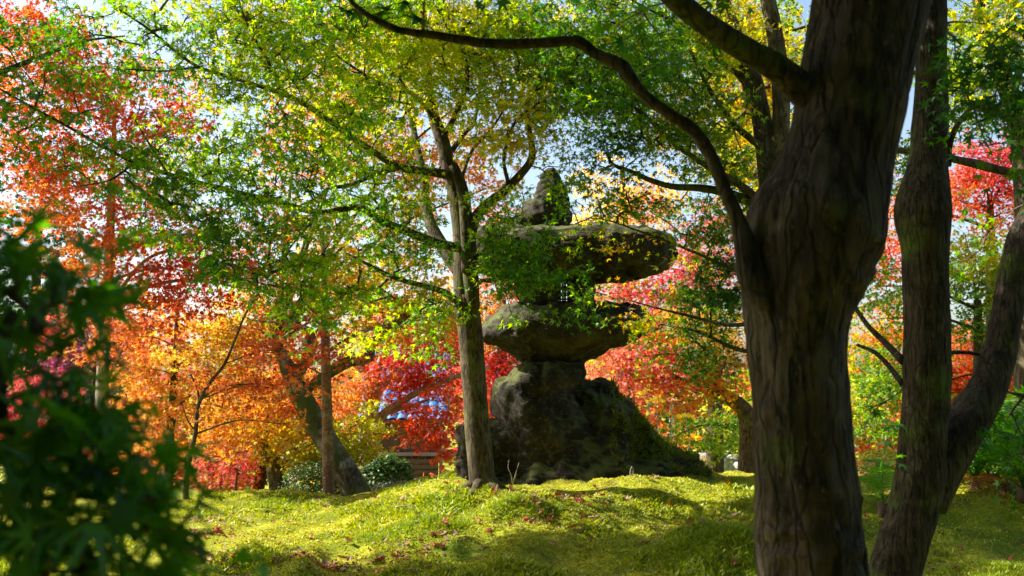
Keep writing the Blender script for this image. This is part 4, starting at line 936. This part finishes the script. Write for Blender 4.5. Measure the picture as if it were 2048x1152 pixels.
# conifers and far woods
def conifer(px, d, h, label, seed):
    b = at(px, 800, d); b[2] = gz(b[0], d); T = Tree('conifer_tree', b, label)
    T.limbw(np.array([(*b, .25), (b[0], d, b[2]+h*.5, .16), (b[0]+.1, d, b[2]+h, .03)]), 'trunk', 8)
    r = np.random.default_rng(seed); bl = []
    for k in range(12):
        t = (k+1)/12; z = b[2]+h*(.15+.85*t); w_ = (1-t)*h*.22+.35
        bl.append(blob_w((b[0]+r.normal(0, .2), d+r.normal(0, .2), z), (w_, w_, .4), 1.3, 'conifer'))
    T.crown(bl, leaf=.13, seed=seed, per=16, spread=.5, tm=SCALE4, tier=0, twigs=False, flat=.8)
conifer(60, 27, 9.0, 'bluish dark conifer far behind the left bough', 51)
conifer(130, 31, 8.0, 'taller hazy conifer behind the pale left trunk', 52)
conifer(-60, 26, 8.0, 'dark conifer cut by the left picture edge', 53)

def mass(name, label, spots, leaf, tm, mat, seed, cat, kind='stuff', od_n=30000, pal='mixwarm', spread=.5):
    r = np.random.default_rng(seed); pos, cols = [], []
    for (c, rad, n, p) in spots:
        u = r.normal(size=(n, 3)); u /= np.linalg.norm(u, axis=1, keepdims=True)
        u *= (r.random(n)**.3)[:, None]; q = np.array(c)+u*np.array(rad)
        q += (fbm(q, 1.5, 2, seed)-.5)[:, None]*.6*u
        pos.append(q); cols.append(palette(p, fbm(q, .6, 3, seed+5)*1.8-.4+r.normal(0, .18, n)))
    pos = np.concatenate(pos); col = np.concatenate(cols); n = len(pos)
    R = frames(r.normal(size=(n, 3)), r.normal(0, .6, (n, 3))+np.array((0, 0, 1)))
    o = link(name, leaf_cloud(name, pos, R, leaf*r.uniform(.6, 1.3, n), col, tm, mat), None, kind)
    tag(o, label, cat); return o
r = np.random.default_rng(5); sp = []
for i in range(64):
    x = -26+i*.95+r.normal(0, .4); y = 42+r.uniform(-3, 5); h = r.uniform(3.2, 6.2)
    if x < -14: h += 1.5
    sp.append(((x, y, -1.9+h*.5), (1.9, 1.8, h*.55), 620, ['ylgreen','mixwarm','hedge','pink','amber','hedge','conifer','red'][int(r.integers(8))]))
mass('far_woods' , 'far mixed autumn woods closing the view behind the garden', sp, .30, SCALE4, M['leaf'], 61, 'woods')
bh = []
for i in range(34):
    a = math.radians(92+i*5.4)+r.normal(0, .05); q = r.uniform(9, 14)
    for z in (1.4, 4.2, 7.0, 10.0): bh.append(((q*math.sin(a), q*math.cos(a), z), (2.0, 2.0, 1.9), 170, ['hedge','dkgreen','conifer'][int(r.integers(3))]))
mass('sky_block_woods', 'unseen dark evergreen woods added behind the viewpoint to block sky light', bh, .75, SCALE4, M['leaf'], 63, 'woods')  # added behind the camera to cut sky light and deepen shadows
sp = []
for i in range(40):
    x = -15+i*.85+r.normal(0, .3); y = 23.5+r.uniform(-1.5, 2.5)
    if 4.2 < x < 12 or -4.2 < x < -1.0: continue
    sp.append(((x, y, -1.0+r.uniform(-.2, .3)), (1.0, .9, r.uniform(.7, 1.5)), 500, ['pink','mixwarm','hedge','red','amber','ylgreen'][int(r.integers(6))]))
mass('undergrowth', 'low mixed autumn undergrowth beyond the mossy bank', sp, .14, SCALE4, M['leaf'], 62, 'undergrowth')

# bushes (leafy shells with a dense heart)
def bush(name, label, c, rad, n, leaf, pal, seed, tm=OVAL, mat='leaf_thick', stems=8):
    b = np.array((c[0], c[1], gz(c[0], c[1]))); o = thing(name, b, label, 'shrub'); r = np.random.default_rng(seed)
    c = np.array(c, float); u = r.normal(size=(n, 3)); u /= np.linalg.norm(u, axis=1, keepdims=True); u[:, 2] = np.where(u[:, 2] < -.4, -u[:, 2], u[:, 2])
    k = (r.random(n)**.22)*(.78+.5*fbm(u*2+c, 1.3, 3, seed)); pos = c+u*np.array(rad)*k[:, None]
    pos[:, 2] = np.maximum(pos[:, 2], b[2]+.03)
    R = frames(u+r.normal(0, .7, (n, 3)), u*.7+np.array((0, 0, .8))+r.normal(0, .5, (n, 3)))
    col = palette(pal, fbm(pos, 3, 3, seed)*1.6-.3+r.normal(0, .2, n))
    link('foliage', leaf_cloud('foliage', pos, R, leaf*r.uniform(.6, 1.3, n), col, tm, M[mat], b), o, 'stuff')
    for i in range(stems):
        q = c+u[i]*np.array(rad)*.6; V, F = tube(spline([b+r.normal(0, .05, 3)*(1,1,0), (b+q)/2+r.normal(0, .05, 3), q], 6), np.linspace(.012, .004, 6), 5)
        link('stem', mesh_np('stem', V-b, F, M['twig']), o)
    return o
p = at(625, 972, 14.2); bush('azalea_bush', 'rounded dark green clipped bush left of the leaning trunk', p, (.42,.4,.34), 3800, .032, 'hedge', 71)
p = at(775, 955, 14.0); bush('camellia_bush', 'glossy dark leafed bush before the wooden hut', p, (.34,.3,.30), 1500, .06, 'hedge', 72)
p = at(800, 990, 13.2); bush('box_bush', 'low pale green small-leaved bush right of the leaning trunk', p, (.45,.3,.17), 2600, .030, 'pale', 73)
p = at(1480, 885, 27); bush('pond_shrub', 'bright green shrub at the far pond edge', p, (.75,.5,.75), 1700, .09, 'ylgreen', 74)
p = at(1405, 905, 38.5); bush('pond_bush', 'pale tan leafed bush on the far pond bank', p, (1.1,.8,.8), 1500, .12, 'yellow', 75)
p = at(1445, 890, 39); bush('pond_bush', 'grey green bush on the far pond bank behind the rocks', p, (1.1,.8,.9), 1600, .12, 'pale', 76)
p = at(40, 985, 9.0); bush('azalea_bush', 'yellow green low bush at the left edge behind the bough', p, (.5,.5,.28), 3200, .03, 'ylgreen', 77)
p = at(1985, 885, 9.6); bush('evergreen_bush', 'dark evergreen thicket behind the forked trunk at right', p, (.75,.5,.42), 3600, .05, 'hedge', 78)
p = at(1770, 930, 12.5); bush('azalea_bush', 'small sunlit bush seen between the two right trunks', p, (.4,.3,.2), 1500, .035, 'ylgreen', 79)
for i, (px, py, d, s) in enumerate(((1412,915,36.8,.34), (1432,918,36.6,.42), (1452,922,36.5,.3), (1490,935,33.0,.4), (1497,950,30.5,.36), (1470,920,36.7,.3))):
    c = at(px, py, d); w_ = s*FPX/d
    rockthing('pond_rock', [(py-w_*.6,px-w_*.4,px+w_*.3),(py-w_*.3,px-w_*.9,px+w_*.8),(py,px-w_,px+w_),(py+w_*.4,px-w_,px+w_)], d,
        ('small brown rock at the left end of the far pond bank','largest grey rock in the row on the far pond bank','low rock right of the largest one on the far bank','pale rock at the right side of the pond','rounded white rock nearest the mossy crest by the pond','brown rock under the grey green pond bush')[i], seed=80+i, mat='rock', nz=14, na=20)

# ferns at right
def frond(L, seed, dry=False):
    r = np.random.default_rng(seed); b = MB(); n = 22
    t = np.linspace(0, 1, n); x = L*t*.85; z = L*(.75*t-.75*t*t*1.05)
    col = np.array((.30,.13,.04) if dry else (.10,.26,.02))
    V, F = tube(np.stack([x, 0*x, z], 1), np.linspace(.005, .001, n), 3, cap=False); b.add(V, F, col*.6)
    for k in range(2, n):
        l = L*.24*math.sin(PI*min(1, (k+1)/n*.92+.06))**.7
        for s in (-1, 1):
            p = np.array((x[k], 0, z[k])); tip = p+np.array((.35*l, s*l, -.12*l+r.normal(0, .02)*l)); w_ = np.array((.015*L, 0, 0))
            m_ = (p+tip)/2
            b.add([p-w_*.5, p+w_*.5, m_+w_*.6, tip, m_-w_*.4], [(0,1,2),(0,2,4),(4,2,3)], col*r.uniform(.7, 1.35))
    return b.mesh('frond', M['leaf'], smooth_shade=False)
fr_me = [frond(1.0, 900+i) for i in range(4)]; fr_dry = frond(1.0, 950, True)
def fern(px, py, d, n, L, label, seed, ndry=0, zoff=0):
    c = at(px, py, d); b = np.array((c[0], d, gz(c[0], d))); c = b+np.array((0, 0, .10)); o = thing('fern_clump', b, label, 'fern'); r = np.random.default_rng(seed)
    V, F = tube(np.array([b+(0, 0, -.05), c]), np.array([.06, .045]), 9, .2, 20); link('rootstock', mesh_np('rootstock', V-b, F, M['wood']), o)
    for i in range(n+ndry):
        a = r.uniform(0, 2*PI); f = link('frond', fr_dry if i >= n else fr_me[i % 4], o); q = L*r.uniform(.6, 1.1)
        f.location = tuple(c-b); f.rotation_euler = (r.normal(0, .2), (-.62+r.normal(0, .28)) if i < n else .35, a); f.scale = (q,)*3
    return o
fern(1945, 830, 9.0, 26, 1.25, 'large bright fern with arching fronds between the right stems', 1, 3)
fern(2040, 860, 8.2, 20, 1.1, 'fern cut by the right picture edge', 2, 2)
fern(2005, 915, 8.6, 10, .55, 'low fern with rusty dry fronds at the foot of the thicket', 3, 6)
fern(1765, 950, 8.4, 12, .6, 'small fern showing between the two right trunks', 4)

# yellow-leaved shoots beyond the boulder
for i, (px, py, lab) in enumerate(((1312, 806, 'upright shoot with a fan of clear yellow oval leaves beyond the boulder'), (1372, 838, 'lower shoot with bright yellow leaves right of the first one'), (1296, 790, 'pale yellow shoot tip above the boulder slope'))):
    d = 12.2; c = at(px, py, d); b = np.array((c[0]+.03, d, gz(c[0], d))); o = thing('yellow_shoot', b, lab, 'plant', 'yellow-leaved shoots'); r = np.random.default_rng(600+i)
    V, F = tube(spline([b, (b+c)/2+(.02,0,0), c+(0,0,.03)], 8), np.linspace(.006, .003, 8), 5); link('stem', mesh_np('stem', V-b, F, M['bark_pale']), o)
    for k in range(9 if i < 2 else 4):
        a = -1.3+2.6*k/8+r.normal(0, .1); V = OVAL[0].copy(); col = np.array((.80,.56,.01))*r.uniform(.85, 1.1)
        l = link('leaf', mesh_np('leaf', V, OVAL[1], M['leaf'], np.repeat(col[None], len(V), 0), False), o)
        tdir = np.array([[math.sin(a), .1, .35+.6*math.cos(a)]]); R = frames(tdir, np.array([[r.normal(0, .3), -1, .4]]))[0]; s = .058*r.uniform(.8, 1.15)
        pp = c-b+np.array((.05*math.sin(a)*1.4, 0, .02*math.cos(a)))
        l.matrix_local = Matrix([[*(R[q]*s), pp[q]] for q in range(3)]+[[0, 0, 0, 1]])

# ------------------------------------------------------------------ wooden hut with tiled roof, sky reflection painted in blue
HD = 28.0; hb = at(800, 985, HD); hb[2] = gz(hb[0], HD)
hut = thing('wooden_hut', hb, 'dark wooden hut with tiled roof tinted in reflected sky blue behind the red maple', 'hut')
def hbox(name, px0, px1, py0, py1, d, thick, mat, parent=None):
    a, c = at(px0, py1, d), at(px1, py0, d); b = MB(); b.box(((a[0]+c[0])/2, d+thick/2, (a[2]+c[2])/2), (c[0]-a[0], thick, c[2]-a[2]))
    return link(name, b.mesh(name, M[mat], hb, False), parent or hut)
for k in range(9):
    x0 = 757+k*13.4; hbox('wall_board', x0, x0+12.6, 838, 1000, HD+.02*(k % 2), .06, 'wood')
hbox('corner_post', 749, 756, 838, 1000, HD-.06, .18, 'wood_grey'); hbox('corner_post', 878, 885, 838, 1000, HD-.06, .18, 'wood_grey')
for k in range(4): hbox('wall_plank', 792, 876, 918+k*11, 927+k*11, HD-.28+.01*k, .05, 'wood')
hbox('sill_beam', 745, 890, 905, 912, HD-.16, .12, 'wood_grey')
hbox('side_wall', 757, 877, 840, 1000, HD+2.6, .1, 'wood')
hbox('eave_beam', 720, 905, 830, 840, HD-.5, .14, 'wood')
tile_b = MB(); rr_ = []
nseg = 5
for j in range(nseg):       # one barrel tile with a shallow pan
    pass
ua = np.linspace(-1, 1, 9); tv = []
for e in (0, 1):
    for q in ua: tv.append((q*.135, e*.30, .05*math.cos(q*PI/2)**1.0 - (.012 if e else 0)))
tile_me = mesh_np('roof_tile', np.array(tv), [(i, i+1, i+10, i+9) for i in range(8)] , M['tile'])
ra, rc = at(715, 838, HD-.7), at(910, 700, HD+1.9); slope = math.atan2(rc[2]-ra[2], 2.6)
rf = MB(); rl = math.hypot(rc[2]-ra[2], 2.6)
rf.add([(ra[0], ra[1], ra[2]-.03), (rc[0], ra[1], ra[2]-.03), (rc[0], rc[1], rc[2]-.03), (ra[0], rc[1], rc[2]-.03),
        (ra[0], ra[1], ra[2]-.10), (rc[0], ra[1], ra[2]-.10), (rc[0], rc[1], rc[2]-.10), (ra[0], rc[1], rc[2]-.10)],
       [(0,1,2,3),(4,7,6,5),(0,4,5,1),(1,5,6,2),(2,6,7,3),(3,7,4,0)])
roof = link('roof', rf.mesh('roof', M['wood'], hb, False), hut)
ncol = int((rc[0]-ra[0])/.27); nrow = int(rl/.26)
for i in range(ncol):
    for j in range(nrow):
        t = link('roof_tile', tile_me, roof)
        t.location = (ra[0]+.135+i*.27-hb[0], ra[1]+j*.26*math.cos(slope)-hb[1], ra[2]+j*.26*math.sin(slope)-hb[2]+random.uniform(-.004, .004))
        t.rotation_euler = (slope-.04, random.uniform(-.02, .02), random.uniform(-.02, .02))
# bench before the hut
BD = 25.5; bc = at(842, 985, BD); bc[2] = gz(bc[0], BD); ben = thing('wooden_bench', bc, 'grey weathered wooden bench before the dark hut', 'bench')
def bbox(name, px0, px1, py0, py1, d0, d1, mat='wood_grey'):
    a, c = at(px0, py1, d0), at(px1, py0, d0); b = MB(); b.box(((a[0]+c[0])/2, (d0+d1)/2, (a[2]+c[2])/2), (c[0]-a[0], d1-d0, c[2]-a[2])); return link(name, b.mesh(name, M[mat], bc, False), ben)
for k in range(3): bbox('seat_board', 800, 876, 958, 962, BD+k*.16, BD+k*.16+.15)
bbox('apron', 802, 874, 963, 972, BD+.03, BD+.07)
for px in (808, 870):
    for dd in (BD+.05, BD+.38): bbox('leg', px-2.5, px+2.5, 962, 1010, dd, dd+.07)
b_ = at(893, 985, 25); b_[2] = gz(b_[0], 25); p1 = at(893, 942, 25)
o = thing('wooden_post', b_, 'short grey wooden post at the right end of the bench', 'post'); m_ = MB(); m_.box(((b_+p1)/2), (.10, .10, p1[2]-b_[2])); link('shaft', m_.mesh('shaft', M['wood_grey'], b_, False), o)
m_ = MB(); m_.box(p1+(0, 0, .015), (.13, .13, .03)); link('cap', m_.mesh('cap', M['wood_grey'], b_, False), o)
# notice board far right of lantern
nd = 26.0; nb_ = at(1336, 860, nd); nb_[2] = gz(nb_[0], nd); o = thing('notice_board', nb_, 'small brown board on two pale posts seen through pink leaves', 'sign')
for px in (1341, 1346):
    a, c = at(px, 860, nd), at(px, 802, nd); m_ = MB(); m_.box((a[0], nd, (nb_[2]+c[2])/2), (.05, .05, c[2]-nb_[2])); link('post', m_.mesh('post', M['paint'], nb_, False), o)
a, c = at(1326, 822, nd), at(1356, 803, nd); m_ = MB(); m_.box(((a[0]+c[0])/2, nd+.05, (a[2]+c[2])/2), (c[0]-a[0], .03, c[2]-a[2])); link('board', m_.mesh('board', M['wood'], nb_, False), o)

# ------------------------------------------------------------------ things lying on the moss
r = np.random.default_rng(808)
dk = []
for i in range(10):
    V = (LEAF7[0] if i < 8 else OVAL[0]).copy(); q = np.linalg.norm(V[:, :2], axis=1)
    V[:, 2] = (.55 if i < 8 else .25)*r.uniform(.2, 1.4)*q*q*np.sign(r.uniform(-.4, 1))+(.18 if i < 8 else .07)*r.normal(0, 1, len(V))*q
    base = [(.22,.05,.03), (.30,.03,.02), (.26,.12,.06), (.40,.06,.02), (.16,.06,.04), (.34,.20,.12), (.18,.03,.025), (.45,.10,.02), (.30,.17,.09), (.24,.12,.06)][i]
    dk.append(mesh_np('fallen_leaf', V, LEAF7[1] if i < 8 else OVAL[1], M['leaf_dry'], np.repeat(np.array(base)[None], len(V), 0), False))
cl = [(-2.3,7.6),(-1.9,7.2),(-1.4,7.4),(-2.6,8.6),(-.9,7.5),(.25,8.1),(-.55,7.6),(-1.2,7.1),(1.6,8.1),(.5,8.6),(2.6,8.6),(-2.8,9.5),(0,9.0)]
spots = []
while len(spots) < 298:
    if r.random() < .6:
        c = cl[int(r.integers(len(cl)))]; x, y = c[0]+r.normal(0, .16), c[1]+r.normal(0, .14)
    else: x, y = r.uniform(-3.2, 4.2), r.uniform(6.2, 10.8)
    px, py, f = to_px(np.array([[x, y, gz(x, y)]]))
    if 380 < px[0] < 2040 and py[0] < 1148 and not (1490 < px[0] < 1730): spots.append((x, y))
for x, y in spots:
    k = int(r.integers(8)) if r.random() < .88 else int(r.integers(8, 10))
    o = link('fallen_leaf', dk[k]); s = r.uniform(.042, .068)*(1.25 if k >= 8 else 1)
    o.location = (x, y, gz(x, y)+r.uniform(.012, .03)); o.scale = (s, s, s); o.rotation_euler = (r.normal(0, .28), r.normal(0, .28), r.uniform(0, 2*PI))
    if k >= 8: tag(o, 'curled tan oval leaf fallen on the moss', 'fallen leaf', 'tan leaves fallen on the moss')
    else: tag(o, 'dry reddish brown maple leaf fallen on the moss', 'fallen leaf', 'maple leaves fallen on the moss')
n = 4200; x = r.uniform(-4, 5, n); y = r.uniform(6, 11.2, n)
c_ = np.array(cl)[r.integers(0, len(cl), n)]; k = r.random(n) < .5; x = np.where(k, c_[:, 0]+r.normal(0, .25, n), x); y = np.where(k, c_[:, 1]+r.normal(0, .2, n), y)
k = (fbm(np.stack([x, y, 0*x], 1), 1.4, 3, 71) > .47) | k; x, y = x[k], y[k]; n = len(x)
lp = np.stack([x, y, ground_h(x, y)+r.uniform(.004, .02, n)], 1)
lc = np.array([(.20,.07,.04), (.30,.05,.03), (.26,.15,.08), (.12,.06,.04), (.36,.22,.13)])[r.integers(0, 5, n)]*r.uniform(.6, 1.2, n)[:, None]
o = link('leaf_litter', leaf_cloud('leaf_litter', lp, frames(r.normal(size=(n, 3))*(1,1,.3), r.normal(0, .5, (n, 3))+(0,0,1)), r.uniform(.010, .026, n), lc, SCALE4, M['leaf_dry'], curl=r.uniform(-6, 6, n)), None, 'stuff')
tag(o, 'small brown leaf crumbs strewn over the moss', 'litter')
for i, (px, py, d, L, a, lab) in enumerate(((815,1018,8.9,.22,-.2,'thin dry twig lying on the bright moss left of the central trunk'), (1195,1058,8.0,.16,-.6,'short pale twig lying on the moss in the sunlit middle'), (1385,1132,6.7,.12,.4,'small dark twig on the moss near the dark green cushion'))):
    c = at(px, py, d); z = gz(c[0], d)+.03; q = np.array((math.cos(a), math.sin(a), 0))*L/2; b = np.array((c[0], d, z))
    V, F = tube(spline([b-q, b+(0,0,.012), b+q], 8), np.linspace(.006, .003, 8), 6); o = link('fallen_twig', mesh_np('fallen_twig', V-b, F, M['bark_pale'])); o.location = b; tag(o, lab, 'twig')
# bare seedling twigs beside the boulder
c = at(1022, 972, 9.9); b = np.array((c[0], 9.9, gz(c[0], 9.9))); o = thing('bare_shoot', b, 'bare forked grey shoot before the dark boulder', 'shoot')
for e in ([(1026,972),(1022,950),(1016,935),(1018,920)], [(1026,965),(1032,945),(1038,925)], [(1026,960),(1034,948)]):
    Q = spline(np.array([at(x, y, 9.9) for x, y in e]), 8); V, F = tube(Q, np.linspace(.006, .002, 8), 5); link('twig', mesh_np('twig', V-b, F, M['bark_pale']), o)
